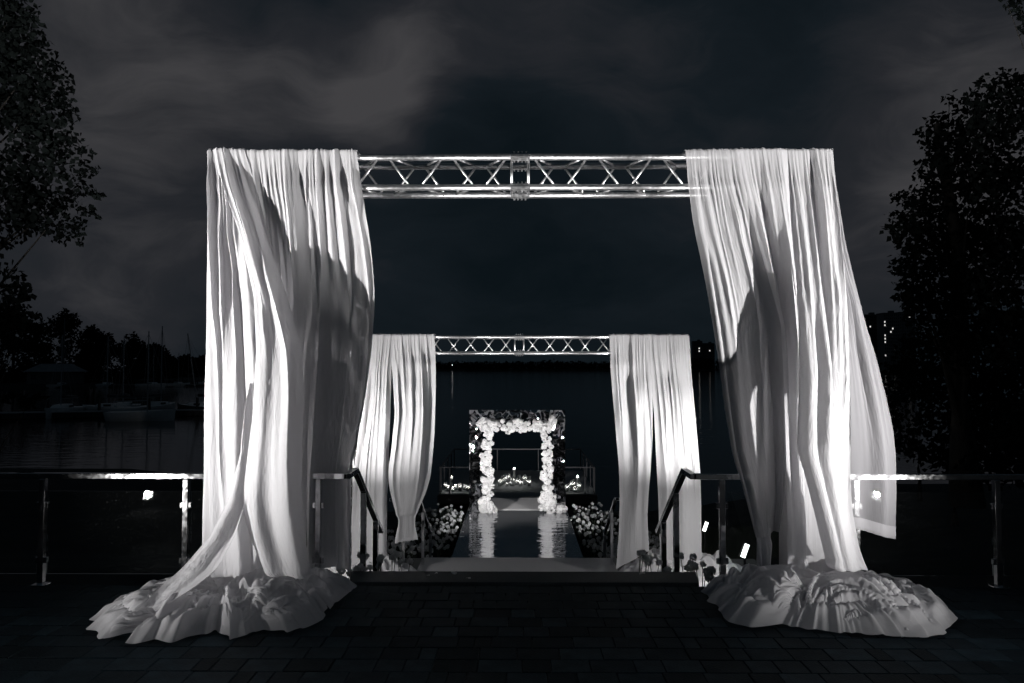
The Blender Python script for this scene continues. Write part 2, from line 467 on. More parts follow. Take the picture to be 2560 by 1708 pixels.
# bank: a height field from the terrace down to the lake
def bank_h(x, y):
    shore = 24.0 + 10.0 / (1 + math.exp((x + 12) * .45)) + 6.0 / (1 + math.exp(-(x - 9) * .6))
    prof = [(5.0, -.55), (6.4, -.6), (8.4, -1.3), (10.6, -1.34), (12.2, -1.75), (15.0, -2.32), (20.0, -2.62), (shore - 1.5, -3.0), (shore, -3.42), (shore + 3, -4.2), (shore + 40, -5)]
    h = prof[-1][1]
    for (y0, h0), (y1, h1) in zip(prof, prof[1:]):
        if y <= y1:
            t = max(0, (y - y0) / (y1 - y0)); h = h0 + (h1 - h0) * t; break
    if x > 4.5: h += .8 * min(1, (x - 4.5) / 6) * max(0, 1 - abs(y - 14) / 12)
    h += .05 * mnoise.noise(Vector((x * .8, y * .8, 0)))
    if abs(x) < 2.0: h -= .45 * min(1, (2.0 - abs(x)) / .35)
    return h
xs = np.concatenate([np.linspace(-70, -8, 32), np.linspace(-7.6, 7.6, 77), np.linspace(8, 70, 32)])
ys = np.concatenate([np.linspace(5.62, 24, 70), np.linspace(24.4, 70, 50)])
BV = [(x, y, bank_h(x, y)) for y in ys for x in xs]
tag(link('bank', np_mesh('bank', BV, grid_faces(len(ys), len(xs))[:, ::-1]), M['ground']), kind='structure')

# terrace base and pavers
EDGE_Y = 5.56
terrace = tag(MB().box((0, -4.2 + .0, -.37), (40, 19.5, .70)).build('terrace', M['joint']), kind='structure')
rows = [3.30 + .1716 * k for k in range(14)]      # near to far
pv, big, rest = [], 0, MB()
for ri in range(13):
    y0, y1 = rows[ri], rows[ri + 1]
    half = .80 * y1 + .25
    x = -half + random.uniform(-.1, .1)
    while x < half:
        w = random.choice((.105, .17, .17, .26, .26, .23))
        pv.append((x, x + w, y0, y1)); x += w
pv_vis = [q for q in pv if q[3] > 3.70]
pv_rest = [q for q in pv if q[3] <= 3.70]
cache = {}
count = 0
for (x0, x1, y0, y1) in pv_vis:
    w = round(x1 - x0, 3)
    dz = random.uniform(-.0022, .0022)
    if count < 300:
        if w not in cache:
            mb = MB(); a, b, t, c = (w - .004) / 2, (.1716 - .005) / 2, .0, .003
            for (ins, z) in ((0, -.035), (0, -.005), (c, 0)):
                for sx, sy in ((-1, -1), (1, -1), (1, 1), (-1, 1)):
                    mb.v.append((sx * (a - ins), sy * (b - ins), z))
            for L in (0, 4):
                for k in range(4): mb.f.append((L + k, L + (k + 1) % 4, L + 4 + (k + 1) % 4, L + 4 + k))
            mb.f.append((8, 9, 10, 11))
            cache[w] = mb.mesh('paver'); cache[w].materials.append(M['paver'])
        link('paver', cache[w], None, terrace, ((x0 + x1) / 2, (y0 + y1) / 2, dz), (random.uniform(-.006, .006), random.uniform(-.004, .004), 0))
        count += 1
    else:
        rest.box(((x0 + x1) / 2, (y0 + y1) / 2, dz - .02), (w - .007, .1636, .04))
for (x0, x1, y0, y1) in pv_rest:
    rest.box(((x0 + x1) / 2, (y0 + y1) / 2, random.uniform(-.002, .002) - .02), (x1 - x0 - .007, .1636, .04))
if rest.v:
    tag(rest.build('paver_field', M['paver'], terrace), kind='stuff')

# granite edge strip at the head of the stairs, bevelled at its ends
mb = MB()
e0, e1 = 5.585, 5.885
mb.v = [(-1.36, e0, .012), (1.46, e0, .012), (1.52, e1, .012), (-1.42, e1, .012), (-1.36, e0, -.25), (1.46, e0, -.25), (1.52, e1, -.25), (-1.42, e1, -.25)]
mb.f = [(0, 1, 2, 3), (4, 7, 6, 5), (0, 4, 5, 1), (1, 5, 6, 2), (2, 6, 7, 3), (3, 7, 4, 0)]
tag(mb.build('stair_head', M['granite'], bevel=.006), kind='structure')
stairs = tag(MB().box((0, 6.75, -1.3), (2.76, 1.70, .5)).build('stairs', M['concrete']), kind='structure')
for k in range(7):
    zt = -.175 * (k + 1) + .0
    MB().box((0, 6.035 + k * .27, zt - .10), (2.74, .30, .20)).build('step', M['granite'], stairs)
landing = tag(MB().box((0, 9.32, Z_LAND - .25), (7.4, 3.04, .5)).build('landing', M['concrete']), kind='structure')
tag(MB().box((0, 9.33, Z_LAND + .006), (2.96, 3.0, .012)).build('carpet', M['carpet']), 'grey carpet runner covering the landing below the first stairs', 'carpet')
lstairs = tag(MB().box((0, 11.8, -2.35), (2.76, 1.8, .5)).build('lower_stairs', M['concrete']), kind='structure')
for k in range(6):
    MB().box((0, 10.98 + k * .27, Z_LAND - .165 * (k + 1) - .08), (2.74, .29, .16)).build('step', M['granite'], lstairs)
walk = tag(MB().box((0, 16.9, Z_WALK - .14), (2.78, 8.4, .26)).build('walkway', M['concrete']), kind='structure')
# mirror runner: separate sheets laid end to end with narrow seams
mir = empty('mirror_floor', (0, 0, 0), 'glossy mirror runner leading up to the flower arch', 'mirror floor')
yb = 12.7
for k in range(5):
    L = 1.29
    MB().box((0, yb + L / 2, Z_WALK + .005), (2.76, L - .006, .008)).build('mirror_sheet', M['mirror'], mir)
    yb += L
tag(MB().box((0, 20.15, Z_WALK + .004), (2.6, 1.75, .008)).build('mat', M['carpet']), 'dark matte carpet square behind the flower arch', 'carpet')
# gangway down to the pontoon
g = empty('gangway', (0, 21.1, Z_WALK), 'narrow dark gangway sloping from the walkway to the candle deck', 'gangway')
for sx in (-1, 1):
    MB().bar((sx * 1.1, 0, -.06), (sx * 1.1, 3.95, -.66), .06, .12).build('side_beam', M['darkmetal'], g)
for k in range(14):
    t = (k + .5) / 14
    MB().box((0, 3.95 * t, -.6 * t - .02), (2.1, .26, .03)).build('board', M['deck'], g)

# pontoon with railing
pon = empty('pontoon', (0, 25.0, Z_DECK), 'floating deck with dark railing carrying rows of candles', 'pontoon')
PW, PL = 2.85, 5.6
for k in range(14):
    MB().box((0, PL * (k + .5) / 14, -.02), (PW * 2, PL / 14 - .008, .04)).build('plank', M['deck'], pon)
MB().box((0, PL / 2, -.20), (PW * 2 + .1, PL + .1, .30)).build('float', M['darkmetal'], pon)
for (xa, ya) in [(-PW, .03), (-PW, .35), (-PW, 1.4), (-PW, 2.8), (-PW, 4.2), (-PW, PL - .05), (PW, .03), (PW, .35), (PW, 1.4), (PW, 2.8), (PW, 4.2), (PW, PL - .05),
                 (-1.9, PL - .05), (-.9, PL - .05), (0.95, PL - .05), (1.9, PL - .05), (-2.5, .03), (2.5, .03)]:
    MB().bar((xa * .985, ya, -.02), (xa * .985, ya, .93), .04).build('rail_post', M['darkmetal'], pon)
for sx in (-1, 1):
    MB().bar((sx * PW * .985, 0, .95), (sx * PW * .985, PL, .95), .045).build('top_rail', M['darkmetal'], pon)
    MB().bar((sx * PW * .985, .03, .95), (sx * 1.55, .03, .95), .045).build('top_rail', M['darkmetal'], pon)
MB().bar((-PW * .985, PL - .05, .95), (PW * .985, PL - .05, .95), .045).build('top_rail', M['darkmetal'], pon)

# ------------------------------------------------------------------ far shore, left shore
def ridge(name, pts, depth, mat):
    """low land: polyline crest with a flat top running back"""
    mb = MB()
    n = len(pts)
    for (x, y, z) in pts: mb.v.append((x, y, Z_LAKE - .4))
    for (x, y, z) in pts: mb.v.append((x, y + 2.5, z))
    for (x, y, z) in pts: mb.v.append((x, y + depth, z + .3))
    for L in (0, n):
        for i in range(n - 1): mb.f.append((L + i, L + i + 1, L + n + i + 1, L + n + i))
    return tag(mb.build(name, mat, smooth=True), kind='structure')
ridge('far_shore', [(-900 + 60 * k, 1070 + 8 * math.sin(k), -2.2) for k in range(31)], 500, M['ground'])
ridge('left_shore', [(-320, 128, -2.4), (-190, 138, -2.4), (-150, 148, -2.4), (-118, 160, -2.4), (-100, 170, -2.5), (-88, 172, -2.8), (-78, 188, -2.9), (-92, 240, -2.9), (-150, 330, -3.4)], 90, M['ground'])
ridge('mid_shore', [(-420, 300, -2.2), (-260, 318, -2.2), (-190, 322, -2.3), (-140, 330, -2.4), (-105, 345, -2.7)], 120, M['ground'])

# ------------------------------------------------------------------ trees
LEAF = np.array([(0, 0, 0), (.42, .38, .05), (.12, 1.0, -.03), (-.38, .42, .06)])
def leaf_cloud(centres, radii, counts, size, seed, squash=(1, 1, .8)):
    r = np.random.default_rng(seed)
    P = []
    for c, rad, n in zip(centres, radii, counts):
        d = r.normal(size=(n, 3)); d /= np.linalg.norm(d, axis=1)[:, None]
        q = r.random(n) ** (1 / 2.2)
        P.append(np.asarray(c) + d * q[:, None] * rad * np.asarray(squash))
    P = np.concatenate(P); n = len(P)
    a = r.normal(size=(n, 3)); a[:, 2] -= .5; a /= np.linalg.norm(a, axis=1)[:, None]
    b = r.normal(size=(n, 3)); b -= a * (a * b).sum(1)[:, None]; b /= np.linalg.norm(b, axis=1)[:, None]
    c = np.cross(a, b)
    s = size * (.65 + .7 * r.random(n))
    V = (P[:, None, :] + s[:, None, None] * (LEAF[None, :, 0:1] * b[:, None, :] + LEAF[None, :, 1:2] * a[:, None, :] + LEAF[None, :, 2:3] * c[:, None, :]))
    F = np.arange(n * 4).reshape(n, 4)
    return V.reshape(-1, 3), F
def branchy(base, top, centres, r0, n=7):
    """trunk mesh and limb mesh"""
    base, top = Vector(base), Vector(top)
    tr = MB(); pts, rad = [], []
    for k in range(7):
        t = k / 6
        j = Vector((mnoise.noise(Vector((t * 3, base.x, 1))), mnoise.noise(Vector((t * 3, base.x, 5))), 0)) * r0 * 2.0
        pts.append(base.lerp(top, t) + j * t); rad.append(r0 * (1.25 - .95 * t) if k else r0 * 1.6)
    tr.tube(pts, rad, n)
    br = MB()
    for i, c in enumerate(centres[::4] if len(centres) > 12 else centres):
        c = Vector(c); k = min(6, max(1, int(6 * min(1, max(.15, (c.z - base.z) / max(.1, top.z - base.z) - .25)))))
        s = pts[k]; m = s.lerp(c, .5) + Vector((0, 0, .12 * (c - s).length))
        br.tube([s, s.lerp(m, .6), m, c], [rad[k] * .38, rad[k] * .22, rad[k] * .12, rad[k] * .03], 5)
    return tr, br

def photo_tree(name, label, clumps, base, top, r0, leaf, dens, seed, group=None, cat='tree'):
    """clumps: (px, py, radius in px, distance)"""
    cs, rs, ns = [], [], []
    for (px, py, pr, Y) in clumps:
        cs.append(tuple(at(px, py, Y))); m = pr * 1.089 / FPX * Y
        rs.append(m); ns.append(max(14, int((2.6 + 2.6 * min(1, max(0, pr - 34) / 40)) * dens * (m / leaf) ** 2)))
    root = empty(name, base, label, cat, group)
    tr, br = branchy(base, top, cs, r0)
    off = Vector(base)
    for mb in (tr, br): mb.v = [tuple(Vector(v) - off) for v in mb.v]
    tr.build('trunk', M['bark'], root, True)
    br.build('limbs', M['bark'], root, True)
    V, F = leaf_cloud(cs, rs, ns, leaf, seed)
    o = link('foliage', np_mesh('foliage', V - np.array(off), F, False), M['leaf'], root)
    tag(o, kind='stuff')
    return root

random.seed(21)
L_CL = []
for (x, y, r) in [(30, 20, 60), (60, 60, 40), (30, 110, 70), (85, 95, 36), (60, 170, 70), (110, 140, 34), (130, 165, 30), (100, 210, 60), (140, 200, 34), (150, 250, 36), (90, 290, 70), (160, 262, 24),
                  (40, 260, 70), (120, 330, 50), (170, 330, 34), (200, 345, 22), (60, 380, 70), (140, 390, 50), (190, 385, 26), (215, 390, 14), (180, 425, 26), (205, 440, 18), (222, 445, 9),
                  (90, 450, 60), (150, 460, 40), (40, 470, 60), (190, 480, 24), (212, 490, 12), (120, 510, 45), (165, 515, 36), (180, 540, 26), (140, 540, 26), (30, 520, 45), (70, 505, 40), (20, 560, 18),
                  (-60, 200, 120), (-60, 420, 120), (-50, 40, 110)]:
    L_CL.append((x, y, r, 9.2 + random.uniform(-.7, .9)))
photo_tree('poplar_tree', 'large leafy poplar crown filling the upper left corner', L_CL, (-8.6, 9.6, -.9), (-8.2, 9.4, 7.2), .17, .082, 2.6, 3)
L2 = [(20, 615, 28, 8.6), (40, 640, 26, 8.7), (15, 660, 36, 8.5), (55, 660, 20, 8.7), (30, 690, 30, 8.6), (72, 680, 14, 8.7), (60, 715, 22, 8.6), (20, 735, 40, 8.6), (84, 722, 8, 8.7), (12, 770, 40, 8.5), (50, 745, 25, 8.6),
      (15, 800, 30, 8.6), (40, 790, 24, 8.6), (-20, 700, 50, 8.5), (63, 928, 8, 8.2), (56, 922, 7, 8.2), (75, 915, 8, 8.2), (88, 912, 7, 8.2), (8, 915, 12, 8.2), (20, 908, 9, 8.2)]
photo_tree('sapling', 'slender young tree with low hanging twigs at the left edge', L2, (-6.9, 8.7, -.9), (-6.75, 8.6, 3.4), .06, .082, 2.6, 5)
R_CL = []
for (x, y, r) in [(2300, 175, 22), (2250, 180, 14), (2330, 200, 50), (2262, 215, 40), (2180, 222, 18), (2220, 240, 36), (2145, 268, 18), (2175, 290, 44), (2115, 302, 14), (2140, 320, 34), (2300, 280, 90), (2210, 340, 80),
                  (2120, 372, 16), (2150, 380, 44), (2105, 398, 12), (2130, 415, 30), (2230, 430, 90), (2330, 400, 100), (2055, 450, 16), (2085, 455, 34), (2130, 470, 60), (2052, 495, 18), (2045, 525, 16), (2080, 515, 46),
                  (2140, 540, 80), (2240, 540, 100), (2340, 560, 110), (2078, 560, 26), (2110, 600, 60), (2068, 615, 22), (2062, 655, 18), (2080, 680, 28), (2110, 660, 50), (2180, 650, 90), (2280, 660, 110), (2092, 702, 22), (2120, 720, 50),
                  (2150, 780, 70), (2250, 780, 100), (2340, 760, 110)]:
    R_CL.append((x, y, r, 13.0 + random.uniform(-1.2, 1.2)))
photo_tree('maple_tree', 'tall dark maple tree filling the right side', R_CL, (8.6, 13.2, -.9), (8.4, 13.2, 6.5), .2, .11, 3.4, 8)
photo_tree('maple_branch_tree', 'tree crown whose tip dips into the upper right corner', [(2340, 12, 22, 9), (2310, 4, 14, 9), (2352, 40, 16, 9), (2380, 0, 50, 9), (2430, 30, 80, 9.2)], (7.6, 9.3, -.7), (7.5, 9.2, 6.2), .14, .08, 2.6, 9)
for i, (cl, lb) in enumerate([
    ([(2150, 870, 70, 15), (2240, 880, 80, 15), (2110, 900, 50, 15), (2330, 880, 90, 15), (2190, 960, 80, 14.6), (2100, 970, 40, 15), (2280, 980, 90, 14.6), (2180, 1040, 70, 14.2), (2095, 1030, 40, 15)], 'wide dark shrub under the maple behind the right railing'),
    ([(2350, 960, 90, 12), (2340, 1050, 80, 12), (2400, 1000, 90, 12), (2270, 1070, 60, 12.4)], 'dense black bush at the right edge behind the railing'),
    ([(2070, 850, 50, 21), (2090, 800, 40, 21), (2050, 910, 50, 21), (2040, 960, 40, 21), (2110, 850, 50, 21), (2060, 1010, 50, 20)], 'rounded waterside bush left of the maple')]):
    p = at(cl[0][0] + 40, 1080, cl[0][3])
    photo_tree('shrub', lb, cl, (p.x, p.y, bank_h(p.x, p.y) - .1), (p.x, p.y, p.z + .6), .06, .13, 3.2, 30 + i, 'shrubs below the maple', 'shrub')

# trees along the left shore: (px of axis, px of top, half width px, base distance)
for i, (px, top, hw, Y, lb) in enumerate([
    (30, 690, 60, 178, 'dark shore tree behind the hanging twigs at the left'),
    (78, 735, 40, 176, 'lower round shore tree right of the hanging twigs'),
    (145, 708, 58, 180, 'tallest broad tree on the left shore'),
    (200, 742, 34, 184, 'tree leaning on the right flank of the tallest shore tree'),
    (232, 757, 40, 188, 'middle shore tree between the two gaps of sky'),
    (303, 768, 46, 190, 'feathery topped shore tree right of the first sky gap'),
    (352, 790, 36, 196, 'shore tree behind the tallest mast'),
    (385, 805, 28, 200, 'small round tree near the end of the left shore'),
    (425, 815, 24, 330, 'low far tree at the tip of the shore'),
    (462, 818, 22, 332, 'far round tree just left of the curtain'),
    (500, 820, 26, 335, 'far tree half behind the left curtain'),
    (-40, 700, 60, 170, 'shore tree cut by the left frame edge')]):
    zt = at(px, top, Y).z; x = at(px, 850, Y).x; w = hw * 1.089 / FPX * Y
    base = -2.6
    H = zt - base
    r_ = np.random.default_rng(100 + i)
    cs, rs, ns = [], [], []
    for k in range(26):
        t = r_.random() ** .8; hh = base + H * (.22 + .74 * t); ww = w * (1.0 - .55 * max(0, t - .45) / .55) * (.85 if t < .12 else 1)
        a = r_.random() * 2 * PI; q = r_.random() ** .5
        cs.append((x + math.cos(a) * q * ww * .8, Y + math.sin(a) * q * ww * .6, hh - .06 * H)); rs.append(w * (.26 + .16 * r_.random())); ns.append(75)
    root = empty('shore_tree', (x, Y, base), lb, 'tree', 'trees on the left shore')
    tr, br = branchy((x, Y, base), (x, Y, base + H * .8), cs[:8], H * .018)
    for mb in (tr, br): mb.v = [(v[0] - x, v[1] - Y, v[2] - base) for v in mb.v]
    tr.build('trunk', M['bark'], root, True); br.build('limbs', M['bark'], root, True)
    V, F = leaf_cloud(cs, rs, ns, .85 * Y / 180, 200 + i, (1, 1, 1))
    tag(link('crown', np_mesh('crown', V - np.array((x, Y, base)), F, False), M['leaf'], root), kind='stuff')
# undergrowth on the left shore and the wood across the lake
r_ = np.random.default_rng(5)
cs = [(x, y, -1.0 + r_.random() * 2.0) for x, y in zip(np.linspace(-190, -92, 40), np.linspace(168, 180, 40))]
V, F = leaf_cloud(cs, [4.0] * 40, [170] * 40, .9, 6, (1, .7, .8))
tag(link('undergrowth', np_mesh('undergrowth', V, F, False), M['leaf']), 'dark undergrowth along the foot of the shore trees', 'undergrowth', kind='stuff')
cs, rs, ns = [], [], []
for k in range(240):
    x = -620 + 1250 * (k + r_.random()) / 240
    h = 11 + 5 * mnoise.noise(Vector((x * .012, 0, 3))) + 3 * r_.random() + (4 if x > 250 else 0)
    cs.append((x, 1085 + 20 * r_.random(), -2 + h * .45)); rs.append(h * .62); ns.append(110)
V, F = leaf_cloud(cs, rs, ns, 3.2, 9, (1, .6, 1))
tag(link('far_wood', np_mesh('far_wood', V, F, False), M['leaf']), 'low dark wood along the far shore of the lake', 'wood', kind='stuff')
for (px, py) in ((1101, 897.5), (1155, 918.5 - 0), (1650, 895)):
    p = at(px * .9, py, 1066) if False else None
# tiny lamps on the far shore
for i, (px, py, lb) in enumerate(((1038, 838, 'tiny lit lamp on the far shore near the left end of the lower beam'), (1094, 858, 'pair of tiny lamps at the far waterline left of centre'), (1492, 833, 'tiny lamp on the far shore below the right lower curtain'))):
    p = at(px, py, 1060)
    root = empty('shore_lamp', (p.x, p.y, -2.2), lb, 'lamp post', 'lamps on the far shore')
    MB().bar((0, 0, 0), (0, 0, p.z + 2.2), .25).build('post', M['darkmetal'], root)
    MB().lathe([(0, -.4), (.45, -.2), (.45, .2), (0, .4)], 8, (0, 0, p.z + 2.2)).build('lamp_head', M['bulb'], root)

# apartment blocks far on the right
def block(px0, px1, py, Y, label, mat, lit, floors, cols, base=-2.0):
    a, b = at(px0, py, Y), at(px1, py, Y)
    cx, w, H, dp = (a.x + b.x) / 2, b.x - a.x, a.z - base, 14.0
    root = empty('apartment_block', (cx, Y, base), label, 'apartment block', 'apartment blocks behind the far trees')
    MB().box((0, dp / 2, H / 2), (w, dp, H)).build('wall', mat, root)
    MB().box((0, dp / 2, H + .5), (w + .6, dp + .6, 1.0)).box((w * .2, dp / 2, H + 2), (4, 5, 3)).build('roof', M['facade_dark'], root)
    fh, cw = H / floors, w / cols
    me = MB().box((0, 0, 0), (cw * .5, .3, fh * .45)).mesh('window'); me.materials.append(M['window_dark'])
    ml = MB().box((0, 0, 0), (cw * .5, .3, fh * .45)).mesh('lit_window'); ml.materials.append(M['window_lit'])
    mbal = MB().box((0, 0, 0), (cw * .8, 1.2, fh * .3)).mesh('balcony'); mbal.materials.append(mat)
    for f in range(floors):
        for c in range(cols):
            x, z = -w / 2 + cw * (c + .5), fh * (f + .55)
            on = (c, f) in lit
            link('window', ml if on else me, None, root, (x, -.05, z))
            if c % 3 == 1: link('balcony', mbal, None, root, (x, -.6, z - fh * .38))
block(1985, 2018, 724, 720, 'dark apartment block just right of the outer curtain', M['facade_dark'], {(2, 13)}, 17, 7)
block(2028, 2064, 720, 700, 'pale apartment block with a column of lit stairwell windows', M['facade'], {(0, 14), (0, 13), (0, 10), (0, 9), (0, 8), (4, 12), (3, 11), (0, 4), (5, 6)}, 17, 8)
block(2064, 2100, 718, 745, 'apartment block half hidden by the maple', M['facade'], {(4, 15)}, 17, 7)
block(2018, 2030, 727, 760, 'narrow slab between the two tallest blocks', M['facade_dark'], set(), 17, 3)
block(1592, 1612, 784, 1150, 'small distant block left of the right curtain with two lit windows', M['facade_dark'], {(2, 7), (2, 6)}, 10, 4)
block(1613, 1640, 789, 1160, 'lower distant block touching the right curtain', M['facade_dark'], {(3, 6)}, 9, 6)

# boathouse
p = at(110, 838, 168)
bh = empty('boathouse', (p.x, p.y, -2.4), 'low boathouse with a pale hipped roof under the shore trees', 'boathouse')
MB().box((0, 3, 1.5), (10.5, 6, 3.0)).build('wall', M['facade_dark'], bh)
mb = MB(); mb.v = [(-6, -.6, 3.0), (6, -.6, 3.0), (6, 6.6, 3.0), (-6, 6.6, 3.0), (-4, 3, 5.0), (4, 3, 5.0)]
mb.f = [(0, 1, 5, 4), (1, 2, 5), (2, 3, 4, 5), (3, 0, 4), (3, 2, 1, 0)]
mb.build('roof', M['roofing'], bh)
for x in (-3.5, -1.2, 1.2, 3.5): MB().box((x, -.03, 1.7), (1.2, .1, 1.0)).build('window', M['window_dark'], bh)

# docks
def dock(x0, y0, x1, y1, label, n=12):
    d = Vector((x1 - x0, y1 - y0, 0)); L = d.length; a = math.atan2(d.y, d.x)
    root = empty('dock', (x0, y0, Z_LAKE), label, 'dock', 'floating docks of the marina', rz=a)
    for k in range(n):
        MB().box((L * (k + .5) / n, 0, .30), (L / n - .08, 2.2, .5)).build('float', M['darkmetal'], root)
        MB().box((L * (k + .5) / n, 0, .58), (L / n - .04, 2.4, .06)).build('deck', M['deck'], root)
    for k in range(0, n, 3):
        MB().tube([(L * k / n, 1.4, -1), (L * k / n, 1.4, 1.8)], .14, 8).build('pile', M['darkmetal'], root)
a, b = on_z(-30, 962, Z_LAKE), on_z(520, 952, Z_LAKE)
dock(a.x, a.y, b.x, b.y, 'near floating dock along the row of larger boats', 14)
a, b = on_z(235, 889, Z_LAKE), on_z(520, 887, Z_LAKE)
dock(a.x, a.y, b.x, b.y, 'farther floating dock below the shore trees', 12)

def sailboat(px, py, mast_px, L, label, heading=90, hull='boat_white', cover=True, lean=0.0, cabin=True, mast_py=None, name='sailboat'):
    """py: waterline pixel, mast_py: masthead pixel"""
    p = on_z(px, py, Z_LAKE)
    root = empty(name, (p.x, p.y, Z_LAKE), label, 'sailboat', 'moored sailboats', rz=R(heading))
    n, Bm = 11, L * .165
    mb = MB()
    for lev, (zz, wf) in enumerate(((-.25, .45), (.15, .82), (.62, 1.0), (.85, 1.02))):
        for sgn in (-1, 1):
            for i in range(n):
                t = i / (n - 1)
                w = Bm * (math.sin(PI * min(1, (.30 + .70 * t))) ** .75 if t > .2 else .95 * (.84 + .16 * t / .2)) * wf
                if i == n - 1: w = .02
                mb.v.append((L * (t - .5) * (1 - .05 * (1 - lev / 3)), sgn * w, zz + .22 * t * t * (lev / 3)))
    def idx(lev, s, i): return (lev * 2 + s) * n + i
    for lev in range(3):
        for i in range(n - 1):
            mb.f.append((idx(lev, 0, i), idx(lev, 0, i + 1), idx(lev + 1, 0, i + 1), idx(lev + 1, 0, i)))
            mb.f.append((idx(lev, 1, i + 1), idx(lev, 1, i), idx(lev + 1, 1, i), idx(lev + 1, 1, i + 1)))
        mb.f.append((idx(lev, 1, 0), idx(lev, 0, 0), idx(lev + 1, 0, 0), idx(lev + 1, 1, 0)))
    mb.build('hull', M[hull], root, True)
    dk = MB()
    for i in range(n):
        for s in (0, 1): dk.v.append(tuple(Vector(mb.v[idx(3, s, i)]) - Vector((0, 0, .03))))
    for i in range(n - 1): dk.f.append((2 * i, 2 * i + 2, 2 * i + 3, 2 * i + 1))
    dk.build('deck', M['boat_white'], root)
    if cabin:
        cb = MB(); a0, a1, w0, w1 = -.08 * L, .24 * L, Bm * .62, Bm * .4
        cb.v = [(a0, -w0, .8), (a1, -w1, .95), (a1, w1, .95), (a0, w0, .8), (a0, -w0 * .85, 1.28), (a1 * .8, -w1 * .85, 1.22), (a1 * .8, w1 * .85, 1.22), (a0, w0 * .85, 1.28)]
        cb.f = [(0, 1, 5, 4), (1, 2, 6, 5), (2, 3, 7, 6), (3, 0, 4, 7), (4, 5, 6, 7)]
        cb.build('cabin', M['boat_white'], root, bevel=.05)
        MB().box((a0 + .5, -w0 * .93, 1.06), (.9, .03, .2)).build('cabin_window', M['window_dark'], root)
        MB().box((a0 + .5, w0 * .93, 1.06), (.9, .03, .2)).build('cabin_window', M['window_dark'], root)
    H = at(px, mast_py, p.y).z - Z_LAKE
    mx = .08 * L
    MB().tube([(mx, 0, .8), (mx + lean * .5, lean, H)], [.075, .05], 8).build('mast', M['mast'], root)
    MB().tube([(mx - .1, 0, 1.9), (-.42 * L, 0, 1.8)], .05, 8).build('boom', M['mast'], root)
    if cover:
        MB().tube([(mx - .15, 0, 2.02), (-.15 * L, 0, 2.0), (-.40 * L, 0, 1.9)], [.17, .15, .08], 8).build('sail_cover', M['boat_dark'], root, True)
    st = MB()
    hm = Vector((mx + lean * .48, lean * .97, H * .97))
    for q in ((L * .49, 0, 1.05), (-L * .48, 0, .9), (mx - .1, Bm * .95, .85), (mx - .1, -Bm * .95, .85)):
        st.tube([hm, q], .012, 4)
    st.build('rigging', M['mast'], root)
    return root
sailboat(145, 956, 0, 7.5, 'white sailboat moored bow on, leftmost of the near row', -80, mast_py=770)
sailboat(255, 953, 0, 7.0, 'low white sailboat with two leaning spars in the near cluster', 170, mast_py=772)
sailboat(284, 949, 0, 7.8, 'sailboat with a tall cabin at the right of the near cluster', -70, mast_py=771)
sailboat(325, 966, 0, 6.2, 'plain pale open sailboat lying in front of the dock', 5, cover=False, cabin=False, mast_py=760)
sailboat(362, 948, 0, 6.6, 'sailboat seen stern on with the tallest mast', 85, mast_py=748)
sailboat(462, 950, 0, 7.6, 'dark hulled sailboat half behind the left curtain', 155, 'boat_dark', mast_py=766, lean=1.0)
sailboat(140, 890, 0, 7.0, 'distant white sailboat below the tallest shore tree', 80, mast_py=730)
sailboat(244, 889, 0, 7.0, 'distant sailboat at the left end of the far dock', 95, mast_py=797)
sailboat(346, 889, 0, 7.0, 'distant pale sailboat in the middle of the far dock', 10, mast_py=797)
sailboat(404, 888, 0, 6.6, 'distant pale sailboat right of the middle of the far dock', 20, mast_py=810)
sailboat(478, 886, 0, 7.0, 'distant sailboat beside the curtain edge on the far dock', 175, mast_py=800)

# ------------------------------------------------------------------ trusses
def tube_mesh(L, r, n=10):
    me = MB().tube([(0, 0, -L / 2), (0, 0, L / 2)], r, n).mesh('tube', False)
    for pl in me.polygons:
        if len(pl.vertices) == 4: pl.use_smooth = True
    me.materials.append(M['alu']); return me
TUBES = {}
def rod(name, a, b, r, parent):
    a, b = Vector(a), Vector(b); L = round((b - a).length, 3)
    if (L, r) not in TUBES: TUBES[(L, r)] = tube_mesh(L, r)
    return link(name, TUBES[(L, r)], None, parent, (a + b) / 2, (b - a).to_track_quat('Z', 'Y').to_euler())
def truss_run(root, o, ux, uy, uz, L, s, n, first=True):
    """box truss from o along ux; section spans uy, uz of side s; n braces a face"""
    o, ux, uy, uz = map(Vector, (o, ux, uy, uz))
    P = lambda t, i, j: o + ux * t + uy * (s * i) + uz * (s * j)
    for i in (0, 1):
        for j in (0, 1): rod('chord', P(0, i, j), P(L, i, j), .025, root)
    m = .06
    for f, (a, b) in enumerate((((0, 0), (0, 1)), ((1, 0), (1, 1)), ((0, 0), (1, 0)), ((0, 1), (1, 1)))):
        for t in (m, L - m): rod('strut', P(t, *a), P(t, *b), .010, root)
        step = (L - 2 * m) / n; flip = f % 2
        for k in range(n):
            t0, t1 = m + step * k + step * .15, m + step * (k + 1) - step * .15
            if (k + flip) % 2: rod('brace', P(t0, *a), P(t1, *b), .009, root)
            else: rod('brace', P(t0, *b), P(t1, *a), .009, root)
